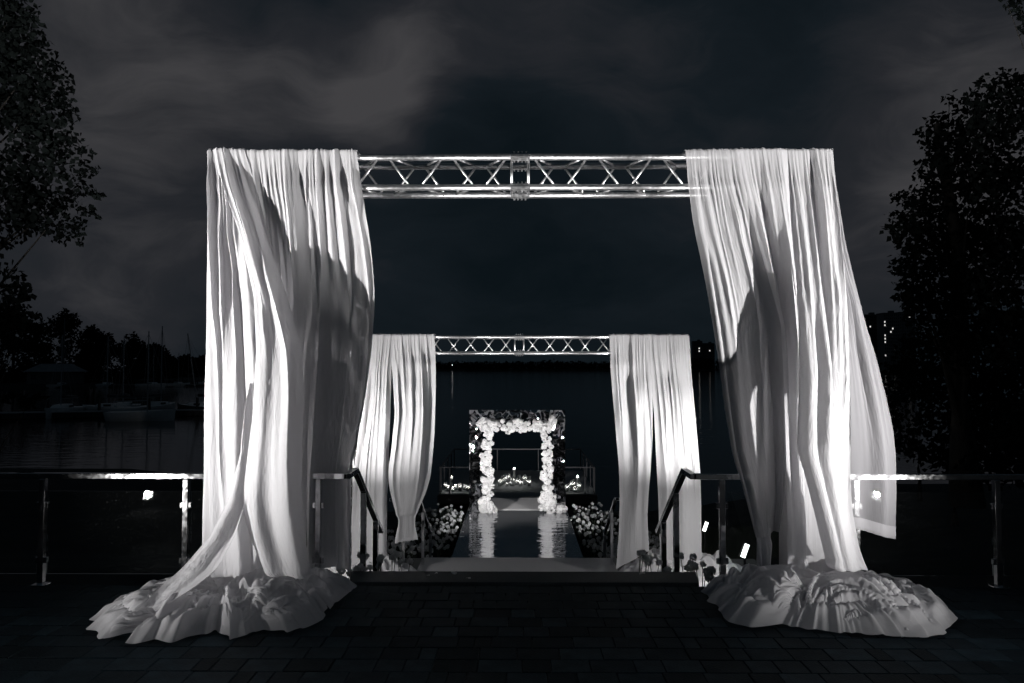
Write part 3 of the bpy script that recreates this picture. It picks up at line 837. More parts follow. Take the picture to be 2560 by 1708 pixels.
def truss_frame(cx, Y, half, zt, zb, label, s=.235):
    root = empty('truss_frame', (cx, Y, zb), label, 'truss arch', 'aluminium truss arches')
    h = zt - zb
    box = s + .05
    inner = half - box
    Ltop = inner - .005
    for sg in (-1, 1):
        x0 = -inner if sg < 0 else .005
        truss_run(root, (x0, 0, h - s), (1, 0, 0), (0, 0, 1), (0, 1, 0), Ltop, s, 8)
        # leg
        xl = (-half + .025) if sg < 0 else (half - .025 - s)
        truss_run(root, (xl, 0, .02), (0, 0, 1), (1, 0, 0), (0, 1, 0), h - s - .10, s, 8)
        # corner cube
        mb = MB()
        for i in (0, 1):
            for j in (0, 1):
                mb.tube([(xl + s * i, s * j, h - s - .08), (xl + s * i, s * j, h)], .025, 8)
                mb.tube([(xl, s * i, h - s * j), (xl + s + (0 if sg > 0 else .02), s * i, h - s * j)], .025, 8)
                mb.tube([(xl + s * i, 0, h - s * j), (xl + s * i, s, h - s * j)], .025, 8)
        mb.build('corner_block', M['alu'], root, True)
        MB().box((xl + s / 2, s / 2, .008), (.40, .40, .016)).build('base_plate', M['alu'], root)
    for i in (0, 1):
        for j in (0, 1):
            mb = MB().tube([(-.07, s * j, h - s * i), (.07, s * j, h - s * i)], .030, 12)
            for q in (-.045, -.015, .015, .045):
                mb.tube([(q, s * j, h - s * i - .042), (q, s * j, h - s * i + .042)], .007, 6)
            mb.build('coupler', M['alu'], root, False)
    return root
TX, TY, THALF, TTOP = .022, 5.20, 2.385, 3.365
truss_frame(TX, TY, THALF, TTOP, 0.0, 'front aluminium truss arch standing on the paved terrace')
T2Y, T2TOP = 9.9, 2.19
truss_frame(.03, T2Y, 2.475, T2TOP, Z_LAND, 'farther aluminium truss arch standing on the lower landing')

# ------------------------------------------------------------------ cloth solver
def relax(P, w, rh, rv, steps, inner=5, g=.0022, floor=None, bend=.12, damp=.93, wind=None, seed=0, wallY=None, compress_v=.35, anchor=0.0):
    P0 = P.copy()
    nv, nu, _ = P.shape
    prev = P.copy()
    r = np.random.default_rng(seed)
    w = w[..., None]
    groups = []
    for st in (0, 1):
        groups.append(((slice(None), slice(st, nu - 1, 2)), (slice(None), slice(st + 1, nu, 2)), rh[:, st:nu - 1:2], 1.0, 1.0))
        groups.append(((slice(st, nv - 1, 2), slice(None)), (slice(st + 1, nv, 2), slice(None)), rv[st:nv - 1:2, :], 1.0, compress_v))
    rh2 = rh[:, :-1] + rh[:, 1:]; rv2 = rv[:-1] + rv[1:]
    bg_ = []
    for st in (0, 1, 2, 3):
        a = np.arange(st, nu - 2, 4)
        if len(a): bg_.append(((slice(None), a), (slice(None), a + 2), rh2[:, a]))
        b = np.arange(st, nv - 2, 4)
        if len(b): bg_.append(((b, slice(None)), (b + 2, slice(None)), rv2[b, :]))
    for it in range(steps):
        vel = (P - prev) * damp
        prev = P.copy()
        acc = np.zeros(3); acc[2] = -g
        P = P + (vel + acc + (wind(P, it) if wind else 0) + (P0 - P) * anchor) * (w > 0)
        for k in range(inner):
            for A, B, rest, kt, kc in groups:
                d = P[B] - P[A]; l = np.sqrt((d * d).sum(-1)) + 1e-9
                q = (l - rest) / l
                q = np.where(q > 0, q * kt, q * kc)
                ws = (w[A] + w[B])[..., 0]; q = np.where(ws > 0, q / np.maximum(ws, 1e-6), 0)[..., None]
                P[A] += w[A] * q * d; P[B] -= w[B] * q * d
            if bend and k % 2 == 0:
                for A, B, rest in bg_:
                    d = P[B] - P[A]; l = np.sqrt((d * d).sum(-1)) + 1e-9
                    q = np.minimum(0, (l - rest * .97) / l) * bend
                    ws = (w[A] + w[B])[..., 0]; q = np.where(ws > 0, q / np.maximum(ws, 1e-6), 0)[..., None]
                    P[A] += w[A] * q * d; P[B] -= w[B] * q * d
            if floor is not None: floor(P)
    return P

def poly(pts, ts):
    pts = np.array(pts, float)
    y = (pts[:, 1] - pts[0, 1]) / (pts[-1, 1] - pts[0, 1])
    # smooth the traced edge a little
    tt = np.linspace(0, 1, 200); xx = np.interp(tt, y, pts[:, 0])
    k = np.hanning(17); k /= k.sum()
    xx = np.convolve(np.pad(xx, 8, mode='reflect', reflect_type='odd'), k, 'valid')
    return np.interp(ts, tt, xx), pts[0, 1] + ts * (pts[-1, 1] - pts[0, 1])

def curtain(label, left, right, Ytab, full=1.7, ntop=14, nbot=5, nu=96, nv=100, seed=1, mat='cloth', pin_bottom=True, blow=(0, 0, 0), steps=16,
            beam=True, group='white curtains on the front truss', ruff=.012, tie=None, amp_b=1.0, hem=False, gather_t=.12, thick_top=True, beamY=5.17, edge_pin=True, slope=0.0, Yright=None, bend=.06, anchor=.05):
    r = np.random.default_rng(seed)
    ts = np.linspace(0, 1, nv) ** 1.0
    lx, ly = poly(left, ts); rx, ry = poly(right, ts)
    Yt = np.interp(ts, [q[0] for q in Ytab], [q[1] for q in Ytab])
    Yr = Yt if Yright is None else np.interp(ts, [q[0] for q in Yright], [q[1] for q in Yright])
    Lw = np.array([at(a, b, y) for a, b, y in zip(lx, ly, Yt)]); Rw = np.array([at(a, b, y) for a, b, y in zip(rx, ry, Yr)])
    s = np.linspace(0, 1, nu)
    base = Lw[:, None, :] * (1 - s)[None, :, None] + Rw[:, None, :] * s[None, :, None]
    width = np.linalg.norm(Rw - Lw, axis=1)
    Wc = full * np.percentile(width, 60)
    # irregular folds, fine at the gathered top and broad lower down
    P = base.copy()
    env = np.minimum(1, np.minimum(s, 1 - s) * 9) ** .7
    qr = np.random.default_rng(seed * 7 + 1)
    W0 = float(np.mean(width))
    OFF = np.zeros((nv, nu)); SX = np.zeros((nv, nu))
    T = ts[:, None]; S = s[None, :]
    def fold(c, drift, wd, a, t0, t1, lean, wob):
        cc = c + drift * T + wob * np.sin(T * 5.0 + c * 20)
        ww = wd / width[:, None] * (.55 + .75 * np.clip(T - t0, 0, 1))
        d = (S - cc) / ww
        up = np.clip((T - t0) / .10, 0, 1); dn = np.clip((t1 - T) / .30, 0, 1)
        e = up * up * (3 - 2 * up) * dn * dn * (3 - 2 * dn)
        # one flank steep, the other easy
        k = np.where(d > 0, d * (1 + lean), d * (1 - lean))
        gss = np.exp(-k * k)
        return a * e * gss, -.35 * a * e * gss * np.tanh(d) / width[:, None]
    # gathers at the beam
    for k in range(int(ntop * 1.6)):
        c = (k + qr.random()) / (ntop * 1.6)
        a, b_ = fold(c, qr.normal() * .05, qr.uniform(.008, .024), qr.uniform(.008, .026) * full / 1.7, -.12, qr.uniform(.14, .65) ** 1.0, qr.uniform(-.3, .3), 0)
        OFF -= a
    # long folds
    NB = int(nbot * 1.6)
    for k in range(NB):
        c = (k + .1 + .8 * qr.random()) / NB
        sgn = 1 if qr.random() < .62 else -1
        a, b_ = fold(c, qr.normal() * .10 + slope * .4, qr.choice([.022, .03, .045, .07, .09]) * qr.uniform(.8, 1.2), sgn * qr.uniform(.020, .060) * amp_b * full / 1.7, qr.uniform(-.15, .45), qr.choice([1.5, 1.4, .95, .8]), qr.uniform(-.45, .45), qr.uniform(0, .025))
        OFF -= a; SX += b_ * np.sign(sgn)
    # slack billows
    for k in range(3):
        a, b_ = fold(qr.random(), qr.normal() * .12, W0 * qr.uniform(.22, .36), qr.uniform(-.05, .07) * amp_b, qr.uniform(.1, .4), 1.4, 0, .03)
        OFF -= a
    fine = np.array([[mnoise.noise(Vector((q * W0 * 38, t * 3.0, seed))) for q in s] for t in ts])
    OFF += fine * .0022
    q = np.clip(ts / .09, 0, 1)[:, None]
    OFF *= .30 + .70 * q * q * (3 - 2 * q)
    if beam: OFF -= .011 * np.exp(-((base[..., 2] - (3.13 if beamY < 6 else 1.955)) / .020) ** 2)
    P[..., 1] += OFF * env
    P[..., 0] += SX * env * width[:, None]
    if beam:
        q = np.clip((gather_t * 1.9 - ts) / (gather_t * .9), 0, 1); q = (q * q * (3 - 2 * q))[:, None]
        P[..., 1] -= np.maximum(0, P[..., 1] - beamY) * q
    P += r.normal(size=P.shape) * .0006
    if beam: P[0, :, 2] += np.abs(r.normal(size=nu)) * ruff * .5
    rh = np.linalg.norm(np.diff(P, axis=1), axis=2) * 1.015
    rv = np.linalg.norm(np.diff(base, axis=0), axis=2) * 1.004
    w = np.ones((nv, nu)); w[0] = 0; w[1] = 0
    if edge_pin: w[:, 0] = 0; w[:, -1] = 0
    if pin_bottom: w[-1] = 0
    if tie is not None: w[int(tie * (nv - 1))] = 0
    zb = at(1200, 427, 5.2).z if beamY < 6 else at(1200, 811, 9.9).z
    Zmin = P[..., 2].copy() - .012
    def fl(Q):
        np.maximum(Q[..., 2], Zmin, out=Q[..., 2])
        if beam:
            y = Q[..., 1]; z = Q[..., 2]
            mk = z > zb - .03
            y[mk] = np.minimum(y[mk], beamY)
    bl = np.array(blow, float)
    def wind(Q, it):
        ph = it * .13
        a = np.sin(Q[..., 0:1] * 3.1 + Q[..., 2:3] * 1.7 + ph + seed)
        return bl * (.5 + .8 * a)
    P = relax(P, w, rh, rv, steps, 5, floor=fl, wind=wind if np.any(bl) else None, seed=seed, bend=bend, anchor=anchor)
    # drape over the beam: a few rows running back over the top chord, with raw wisps
    if beam:
        top = P[0]; e = []
        n2 = np.array([mnoise.noise(Vector((q * 14, seed, 2))) for q in s])
        for (dy, dz) in ((.010, .004), (.04, .007), (.10, .006), (.20, .004)):
            q = top.copy(); q[:, 1] += dy; q[:, 2] += dz + (.005 * n2 if dy < .1 else 0); e.insert(0, q)
        P = np.concatenate([np.array(e), P], 0)
    nv2 = P.shape[0]
    c0 = P.reshape(-1, 3).mean(0); org = np.array((c0[0], c0[1], P[..., 2].min()))
    me = np_mesh('curtain', P - org, grid_faces(nv2, nu))
    o = link('curtain', me, M[mat]); o.location = org
    tag(o, label, 'curtain', group)
    sd = o.modifiers.new('smooth', 'SUBSURF'); sd.levels = 1; sd.render_levels = 1
    if hem:
        k = 4
        H = P[-k:].copy(); H[..., 1] -= .006
        H2 = H.copy(); H2[..., 1] += .012
        hm = link('hem', np_mesh('hem', np.concatenate([H - org, (H2 - org)[::-1]], 0), grid_faces(2 * k, nu)), M['hem'], o)
    return P

GF = 'white curtains on the front truss'
GB = 'white curtains on the farther truss'
# --- left front
curtain('bright white curtain at the outer left end of the front truss',
        [(475, 345), (477, 430), (475, 600), (474, 800), (476, 1000), (480, 1200), (484, 1325)],
        [(545, 345), (560, 450), (585, 600), (598, 800), (600, 950), (596, 1100), (600, 1200), (610, 1325)],
        [(0, 5.165), (.15, 5.15), (.5, 5.08), (.8, 5.05), (1, 5.0)], full=2.0, ntop=9, nbot=5, nu=110, nv=110, seed=3, slope=.25)
curtain('sweeping white curtain crossing diagonally in the left bundle',
        [(488, 343), (515, 430), (552, 540), (583, 680), (588, 800), (580, 950), (566, 1060), (556, 1150), (568, 1220), (612, 1320)],
        [(560, 343), (588, 430), (622, 560), (662, 690), (692, 800), (698, 900), (692, 1050), (692, 1150), (700, 1240), (716, 1320)],
        [(0, 5.155), (.12, 5.12), (.35, 5.0), (.6, 4.93), (.85, 4.88), (1, 4.83)], full=1.8, ntop=7, nbot=4, nu=100, nv=110, seed=8, slope=.2)
curtain('shaded white curtain behind the sweeping one on the left',
        [(548, 345), (575, 500), (600, 700), (610, 900), (620, 1100), (640, 1310)],
        [(704, 345), (716, 500), (722, 700), (714, 850), (706, 1000), (704, 1150), (702, 1310)],
        [(0, 5.165), (.15, 5.16), (.5, 5.17), (1, 5.10)], full=1.8, ntop=12, nbot=6, nu=120, nv=96, seed=13)
curtain('dim white curtain bulging towards the stairs on the left',
        [(696, 345), (699, 500), (702, 700), (703, 850), (706, 1000), (707, 1150), (707, 1290)],
        [(818, 345), (830, 430), (848, 540), (858, 640), (860, 700), (853, 800), (840, 900), (822, 1000), (803, 1085), (803, 1200), (806, 1306)],
        [(0, 5.165), (.10, 5.165), (.35, 5.28), (.6, 5.55), (.75, 5.66), (1, 5.68)], full=1.8, ntop=11, nbot=6, nu=120, nv=100, seed=17, pin_bottom=False)
curtain('narrow white cloth tail stretched out to the far left of the heap',
        [(572, 880), (553, 1035), (522, 1150), (480, 1232), (420, 1302), (365, 1350), (318, 1398)],
        [(580, 880), (580, 1035), (564, 1150), (536, 1236), (496, 1308), (440, 1352), (352, 1404)],
        [(0, 5.02), (.3, 4.98), (.55, 4.84), (1, 4.50)], full=1.7, ntop=4, nbot=7, amp_b=.55, nu=70, nv=80, seed=23, beam=False)
# --- right front
curtain('bright white curtain at the outer right end of the front truss',
        [(1782, 343), (1798, 450), (1815, 600), (1830, 760), (1836, 850), (1832, 930), (1829, 1030), (1850, 1100), (1870, 1180), (1898, 1300)],
        [(1912, 343), (1918, 430), (1932, 560), (1945, 700), (1951, 850), (1953, 1000), (1951, 1080), (1956, 1170), (1972, 1260), (1992, 1310)],
        [(0, 5.165), (.12, 5.12), (.4, 4.95), (.7, 4.74), (1, 4.86)], full=1.8, ntop=10, nbot=6, nu=120, nv=110, seed=29)
curtain('white curtain folded behind the outer right one',
        [(1690, 343), (1712, 450), (1752, 600), (1792, 740), (1800, 900), (1806, 1100), (1808, 1300)],
        [(1806, 343), (1818, 500), (1836, 760), (1842, 950), (1846, 1100), (1850, 1300)],
        [(0, 5.165), (.15, 5.155), (.5, 5.12), (1, 5.12)], full=1.8, ntop=10, nbot=5, nu=110, nv=100, seed=31, slope=-.2)
curtain('sheer white curtain nearest the aisle on the right with a ragged hem',
        [(1573, 345), (1580, 430), (1592, 520), (1620, 650), (1645, 800), (1662, 930), (1680, 1040), (1705, 1120), (1722, 1185), (1734, 1232)],
        [(1702, 343), (1724, 450), (1771, 620), (1796, 740), (1801, 900), (1804, 1050), (1801, 1150), (1790, 1218)],
        [(0, 5.165), (.12, 5.16), (.5, 5.22), (1, 5.36)], full=1.6, ntop=11, nbot=6, nu=120, nv=100, seed=37, mat='sheer', pin_bottom=False, blow=(0, -.0006, 0))
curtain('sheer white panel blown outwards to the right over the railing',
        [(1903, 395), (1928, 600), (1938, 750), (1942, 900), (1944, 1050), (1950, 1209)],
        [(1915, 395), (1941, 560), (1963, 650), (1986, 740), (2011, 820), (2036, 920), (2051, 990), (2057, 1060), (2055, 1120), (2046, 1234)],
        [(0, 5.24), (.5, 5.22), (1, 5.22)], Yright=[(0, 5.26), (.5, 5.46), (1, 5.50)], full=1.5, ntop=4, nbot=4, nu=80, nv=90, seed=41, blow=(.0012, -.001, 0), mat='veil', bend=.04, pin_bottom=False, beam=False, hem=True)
curtain('thin cloth strip hanging to the ground between the right leg and the aisle',
        [(1735, 1205), (1737, 1250), (1736, 1300)], [(1769, 1205), (1764, 1250), (1759, 1300)],
        [(0, 5.38), (1, 5.36)], full=1.4, ntop=2, nbot=2, nu=24, nv=24, seed=43, beam=False)
# --- farther truss
curtain('outer left white curtain on the farther truss',
        [(848, 768), (838, 900), (822, 1000), (812, 1080), (806, 1200), (808, 1318)],
        [(905, 768), (898, 850), (896, 950), (892, 1050), (888, 1150), (888, 1318)],
        [(0, 9.86), (.2, 9.85), (1, 9.75)], full=1.7, ntop=10, nbot=5, nu=96, nv=84, seed=47, group=GB, beamY=9.865)
curtain('inner left white curtain tied in near its foot on the farther truss',
        [(893, 768), (900, 850), (906, 950), (898, 1030), (891, 1080), (893, 1120), (906, 1172), (916, 1194), (912, 1212), (905, 1246)],
        [(997, 768), (1000, 830), (1000, 900), (997, 1000), (989, 1090), (978, 1130), (958, 1174), (950, 1194), (954, 1212), (960, 1240)],
        [(0, 9.86), (.2, 9.84), (.7, 9.70), (.9, 9.78), (1, 9.75)], full=1.7, ntop=10, nbot=5, nu=96, nv=84, seed=53, group=GB, beamY=9.865, tie=.888)
curtain('inner right white curtain on the farther truss with a raised hem',
        [(1399, 768), (1401, 850), (1408, 930), (1415, 1010), (1421, 1080), (1422, 1150), (1420, 1230), (1414, 1305)],
        [(1494, 768), (1496, 850), (1498, 950), (1498, 1000), (1495, 1060), (1488, 1140), (1486, 1190), (1490, 1262)],
        [(0, 9.86), (.2, 9.85), (1, 9.80)], full=1.7, ntop=10, nbot=5, nu=96, nv=84, seed=59, group=GB, beamY=9.865, pin_bottom=False)
curtain('outer right white curtain on the farther truss',
        [(1486, 768), (1492, 850), (1501, 950), (1506, 1050), (1511, 1150), (1516, 1318)],
        [(1581, 768), (1587, 850), (1594, 930), (1601, 1010), (1607, 1080), (1609, 1150), (1611, 1318)],
        [(0, 9.86), (.2, 9.85), (1, 9.70)], full=1.7, ntop=10, nbot=5, nu=96, nv=84, seed=61, group=GB, beamY=9.865)

# cloth sleeves round the truss legs
def sleeve(x0, x1, y0, y1, z0, z1, label, seed, group):
    n, m = 64, 40
    V = []
    for j in range(m):
        z = z0 + (z1 - z0) * j / (m - 1)
        for i in range(n):
            t = i / n * 4; k = int(t); u = t - k
            cs = [(x0, y0), (x1, y0), (x1, y1), (x0, y1)]
            a, b = cs[k], cs[(k + 1) % 4]
            x, y = a[0] + (b[0] - a[0]) * u, a[1] + (b[1] - a[1]) * u
            q = .012 * mnoise.noise(Vector((x * 5, y * 5 + seed, z * 1.6))) - .014 * math.sin(PI * u)
            cx, cy = (x0 + x1) / 2, (y0 + y1) / 2
            d = Vector((x - cx, y - cy)).normalized()
            V.append((x + d.x * q, y + d.y * q, z))
    F = [(j * n + i, j * n + (i + 1) % n, (j + 1) * n + (i + 1) % n, (j + 1) * n + i) for j in range(m - 1) for i in range(n)]
    o = link('leg_sleeve', np_mesh('leg_sleeve', V, F), M['cloth'])
    return tag(o, label, 'fabric sleeve', group)
sleeve(-2.385 + TX, -2.06 + TX, 5.155, 5.49, .01, 3.0, 'white fabric sleeve around the left leg of the front truss', 1, 'fabric sleeves on the truss legs')
sleeve(2.06 + TX, 2.385 + TX, 5.155, 5.49, .01, 3.0, 'white fabric sleeve around the right leg of the front truss', 4, 'fabric sleeves on the truss legs')

# ------------------------------------------------------------------ heaps of fabric
def heap(label, outline, lumps, seed, n=112, excess=1.36, group='heaps of white fabric', ground=0.0, hmax=.28, steps=22, px=True, mat='heap', flow=0.0):
    pts = [on_z(a, b, ground) if px else Vector((a, b, ground)) for a, b in outline]
    if px:
        for p in pts: p.y = min(p.y, 5.46)
    cx = sum(p.x for p in pts) / len(pts); cy = sum(p.y for p in pts) / len(pts)
    ang = np.array([math.atan2(p.y - cy, p.x - cx) for p in pts]); rad = np.array([math.hypot(p.x - cx, p.y - cy) for p in pts])
    o = np.argsort(ang); ang, rad = ang[o], rad[o]
    ang = np.concatenate([ang - 2 * PI, ang, ang + 2 * PI]); rad = np.tile(rad, 3)
    g_ = np.linspace(-1, 1, n); U, Vv = np.meshgrid(g_, g_)
    X = U * np.sqrt(1 - Vv ** 2 / 2); Yy = Vv * np.sqrt(1 - U ** 2 / 2)
    th = np.arctan2(Yy, X); rr = np.sqrt(X ** 2 + Yy ** 2)
    jag = np.array([mnoise.noise(Vector((math.cos(a) * 4.5, math.sin(a) * 4.5, seed))) for a in th.ravel()]).reshape(n, n)
    Rr = np.interp(th, ang, rad) * (1 + .07 * jag * rr ** 3)
    px_, py_ = cx + rr * Rr * np.cos(th), cy + rr * Rr * np.sin(th)
    edge = np.clip((1 - rr) * Rr / .40, 0, 1)
    H0 = hmax * (edge ** .9)
    def mound(x, y):
        h = np.zeros_like(x)
        for (lx, ly, lr, lh) in lumps:
            d2 = ((x - lx) ** 2 + (y - ly) ** 2) / (lr * lr)
            h = np.maximum(h, lh * np.sqrt(np.clip(1 - d2, 0, 1)))
        return ground + .012 + h
    lump_n = np.array([mnoise.noise(Vector((a * 3.2, b * 3.2, seed * 1.7))) + .5 * mnoise.noise(Vector((a * 7, b * 7, seed))) for a, b in zip(px_.ravel(), py_.ravel())]).reshape(n, n)
    ridge_ = np.zeros((n, n)); big = np.zeros((n, n))
    for a in range(n):
        for b in range(n):
            x, y = px_[a, b], py_[a, b]
            wv = mnoise.noise_vector(Vector((x * 1.5, y * 1.5, seed)))
            fa = flow + 1.3 * mnoise.noise(Vector((x * 1.1, y * 1.1, seed + 5)))
            ca, sa = math.cos(fa), math.sin(fa)
            x2, y2 = x + .16 * wv.x, y + .16 * wv.y
            p_, q_ = x2 * ca + y2 * sa, -x2 * sa + y2 * ca
            r1 = (1 - min(1, abs(mnoise.noise(Vector((p_ * 1.2, q_ * 4.6, seed)))) * 2.3)) ** 1.4
            r2 = (1 - min(1, abs(mnoise.noise(Vector((p_ * 2.2, q_ * 10.5, seed + 7)))) * 2.4)) ** 1.5
            ridge_[a, b] = .085 * r1 + .012 * r2
            big[a, b] = mnoise.noise(Vector((x * 2.6, y * 2.6, seed * 1.7)))
    e2 = np.clip((1 - rr) * Rr / .14, 0, 1) ** .5
    tgt = ground + .012 + H0 * np.clip(.58 + .6 * big, .2, 1.15)
    z = np.maximum(ground + .012 + (mound(px_, py_) - ground - .012) * np.clip((1 - rr) * Rr / .34, 0, 1) ** .8, tgt) + ridge_ * (.25 + .75 * e2) * np.clip((1 - rr) * 40, .3, 1)
    P = np.stack([px_, py_, z], -1)
    base_h = np.linalg.norm(np.diff(P, axis=1), axis=2); base_v = np.linalg.norm(np.diff(P, axis=0), axis=2)
    r = np.random.default_rng(seed)
    # slow variation of the slack so creases bunch in places
    sl = 1 + (excess - 1) * (1 + .9 * np.array([mnoise.noise(Vector((a * 2.1, b * 2.1, 9 + seed))) for a, b in zip(U.ravel(), Vv.ravel())]).reshape(n, n))
    rh = base_h * sl[:, 1:]; rv = base_v * sl[1:, :]
    P += r.normal(size=P.shape) * np.array((.001, .001, .002))
    w = np.ones((n, n)); w[0] = .35; w[-1] = .35; w[:, 0] = .35; w[:, -1] = .35
    B0 = P.copy()
    bm = np.zeros((n, n), bool); bm[0] = bm[-1] = True; bm[:, 0] = bm[:, -1] = True
    def fl(Q):
        np.clip(Q[..., 2], np.maximum(ground + .008, z - .045 * edge), z + .015 + .05 * edge ** .5, out=Q[..., 2])
        Q[bm, :2] += (B0[bm, :2] - Q[bm, :2]) * .25
        Q[~bm, :2] += (B0[~bm, :2] - Q[~bm, :2]) * .012
    P = relax(P, w, rh, rv, steps, 5, g=.0012, floor=fl, bend=.34, damp=.82, seed=seed, compress_v=1.0)
    org = np.array((cx, cy, ground))
    hems = []
    for (k0, k1, lift) in ((0, 2 * PI, .045), (.4, 2.6, .075), (3.2, 4.6, .095), (4.4, 6.1, .08)):
        nt, nr_ = int(64 * (k1 - k0)), 14
        V = []
        for k in range(nt):
            a = k0 + (k1 - k0) * k / (nt - 1)
            rb_ = float(np.interp(math.atan2(math.sin(a), math.cos(a)), ang, rad)) * (1 + .05 * mnoise.noise(Vector((math.cos(a) * 4.5, math.sin(a) * 4.5, seed))))
            sh = .0 if lift < .06 else .10 + .05 * mnoise.noise(Vector((a * 1.3, lift * 40, seed)))
            wv = mnoise.noise(Vector((a * 6.5, lift * 30, seed + 3))); w2 = mnoise.noise(Vector((a * 15, lift * 30, seed + 8)))
            taper = min(1, min(k, nt - 1 - k) / 14) if lift > .06 else 1
            for j in range(nr_):
                u = j / (nr_ - 1)
                q = rb_ - sh - .20 + .24 * u + (.050 * wv + .022 * w2) * u * u
                zz = ground + .006 + taper * ((lift + .10 * hmax / .27) * (1 - u) ** .8 + lift * (.45 + .9 * abs(wv) + .5 * abs(w2)) * math.sin(PI * min(1, u * 1.02)) ** 1.2 + .012 * (1 + w2) * u + .034 * mnoise.noise(Vector((math.cos(a) * 3 + u * 2.4, math.sin(a) * 3 + u * 2.4, seed + lift * 9))) * math.sin(PI * u) + .018 * mnoise.noise(Vector((math.cos(a) * 9, math.sin(a) * 9, u * 5 + seed))) * math.sin(PI * u))
                aa = a + .035 * w2 * u + .05 * wv * u
                V.append((q * math.cos(aa), q * math.sin(aa), max(zz - ground, .004)))
        hems.append((V, grid_faces(nt, nr_)))
    ob = link('fabric_heap', np_mesh('fabric_heap', P - org, grid_faces(n, n)), M[mat]); ob.location = org
    tag(ob, label, 'fabric', group)
    for V, F in hems:
        h_ = link('hem', np_mesh('hem', V, F), M[mat], ob)
        m_ = h_.modifiers.new('smooth', 'SUBSURF'); m_.levels = 1; m_.render_levels = 1
    sd = ob.modifiers.new('smooth', 'SUBSURF'); sd.levels = 1; sd.render_levels = 1
    return ob
heap('crumpled white fabric heap spread at the foot of the left curtains',
     [(228, 1425), (245, 1470), (300, 1476), (340, 1450), (375, 1450), (440, 1462), (500, 1448), (530, 1468), (600, 1448), (660, 1452), (740, 1420), (748, 1390), (800, 1358), (812, 1348), (780, 1322), (700, 1310), (600, 1318), (520, 1325), (470, 1330), (400, 1352), (330, 1375), (260, 1400)],
     [(-1.75, 4.92, .42, .27), (-1.40, 5.15, .30, .26), (-2.2, 4.70, .32, .14), (-2.58, 4.52, .2, .13), (-1.55, 4.72, .25, .18)], 3, n=150, excess=1.06, hmax=.25, flow=.5)
heap('crumpled white fabric heap spread at the foot of the right curtains',
     [(1628, 1345), (1640, 1385), (1660, 1400), (1690, 1428), (1735, 1442), (1800, 1436), (1900, 1450), (2000, 1455), (2060, 1462), (2120, 1466), (2165, 1450), (2178, 1432), (2150, 1400), (2100, 1370), (2040, 1345), (1960, 1330), (1850, 1325), (1740, 1325), (1660, 1325)],
     [(1.62, 5.25, .30, .25), (1.85, 4.88, .42, .28), (2.35, 4.82, .40, .26), (2.72, 4.66, .28, .16), (2.1, 5.1, .35, .2)], 6, n=150, excess=1.05, hmax=.27, flow=-.5)
heap('soft white fabric heap on the landing by the left farther curtain', [(-3.0, 9.2), (-2.2, 9.0), (-1.65, 9.25), (-1.40, 9.8), (-1.75, 10.3), (-2.5, 10.5), (-3.1, 10.2)],
     [(-2.0, 9.7, .45, .26), (-2.6, 9.8, .4, .25)], 9, n=64, excess=1.08, ground=Z_LAND, hmax=.3, px=False)
heap('soft white fabric heap on the landing by the right farther curtain', [(3.1, 9.2), (2.2, 9.0), (1.65, 9.25), (1.42, 9.8), (1.75, 10.3), (2.5, 10.5), (3.2, 10.2)],
     [(1.9, 9.7, .45, .27), (2.7, 9.8, .42, .30)], 12, n=64, excess=1.08, ground=Z_LAND, hmax=.32, px=False)

# ------------------------------------------------------------------ glass railings
RY = 5.53
def railing(sg, label):
    root = empty('glass_railing', (sg * 3.3, RY, 0), label, 'railing', 'steel and glass railings of the terrace')
    ox = sg * 3.3
    X = lambda x: sg * x - ox
    inner, outer = 1.37, 6.4
    off = .04 if sg > 0 else 0.0
    xi = X(inner + off)
    xo = X(outer)
    MB().box(((xi + xo) / 2, 0, .873), (abs(xo - xi), .05, .045)).build('handrail', M['steel'], root, bevel=.004)
    posts = [1.60 + off, 2.67 + off, 3.83, 4.98, 6.1]
    for px_ in posts:
        x = X(px_)
        MB().box((x, 0, .43), (.045, .045, .84)).build('post', M['steel'], root, bevel=.004)
        MB().box((x, -.005, .006), (.11, .09, .012)).build('base_plate', M['steel'], root, bevel=.003)
        for z in (.20, .64):
            for q in (-1, 1):
                MB().box((x + q * .034, 0, z), (.024, .03, .045)).build('glass_clamp', M['steel'], root, bevel=.003)
    for a, b in zip(posts, posts[1:]):
        x0, x1 = sorted((X(a), X(b)))
        MB().box(((x0 + x1) / 2, 0, .42), (x1 - x0 - .085, .010, .66)).build('glass_pane', M['glass'], root)
    # return towards the stairs, then the sloping stair rail and its two posts
    y1 = .27
    MB().box((xi, y1 / 2 - .0, .8732), (.05, y1 + .05, .045)).build('handrail', M['steel'], root, bevel=.004)
    s0, s1 = Vector((xi, y1 + .02, .868)), Vector((xi, y1 + 1.12, .10))
    MB().bar(s0, s1, .05, .045).build('stair_rail', M['steel'], root, bevel=.004)
    for yy in (.60, 1.13):
        zz = .868 + (yy - y1 - .02) * (s1.z - s0.z) / (s1.y - s0.y)
        z0 = -.35 if yy < 1 else -.70
        MB().box((xi, yy, (zz - .02 + z0) / 2), (.048, .045, zz - .02 - z0)).build('stair_post', M['steel'], root, bevel=.004)
    return root
railing(-1, 'steel railing with glass panes on the left of the stairs')
railing(1, 'steel railing with glass panes on the right of the stairs')
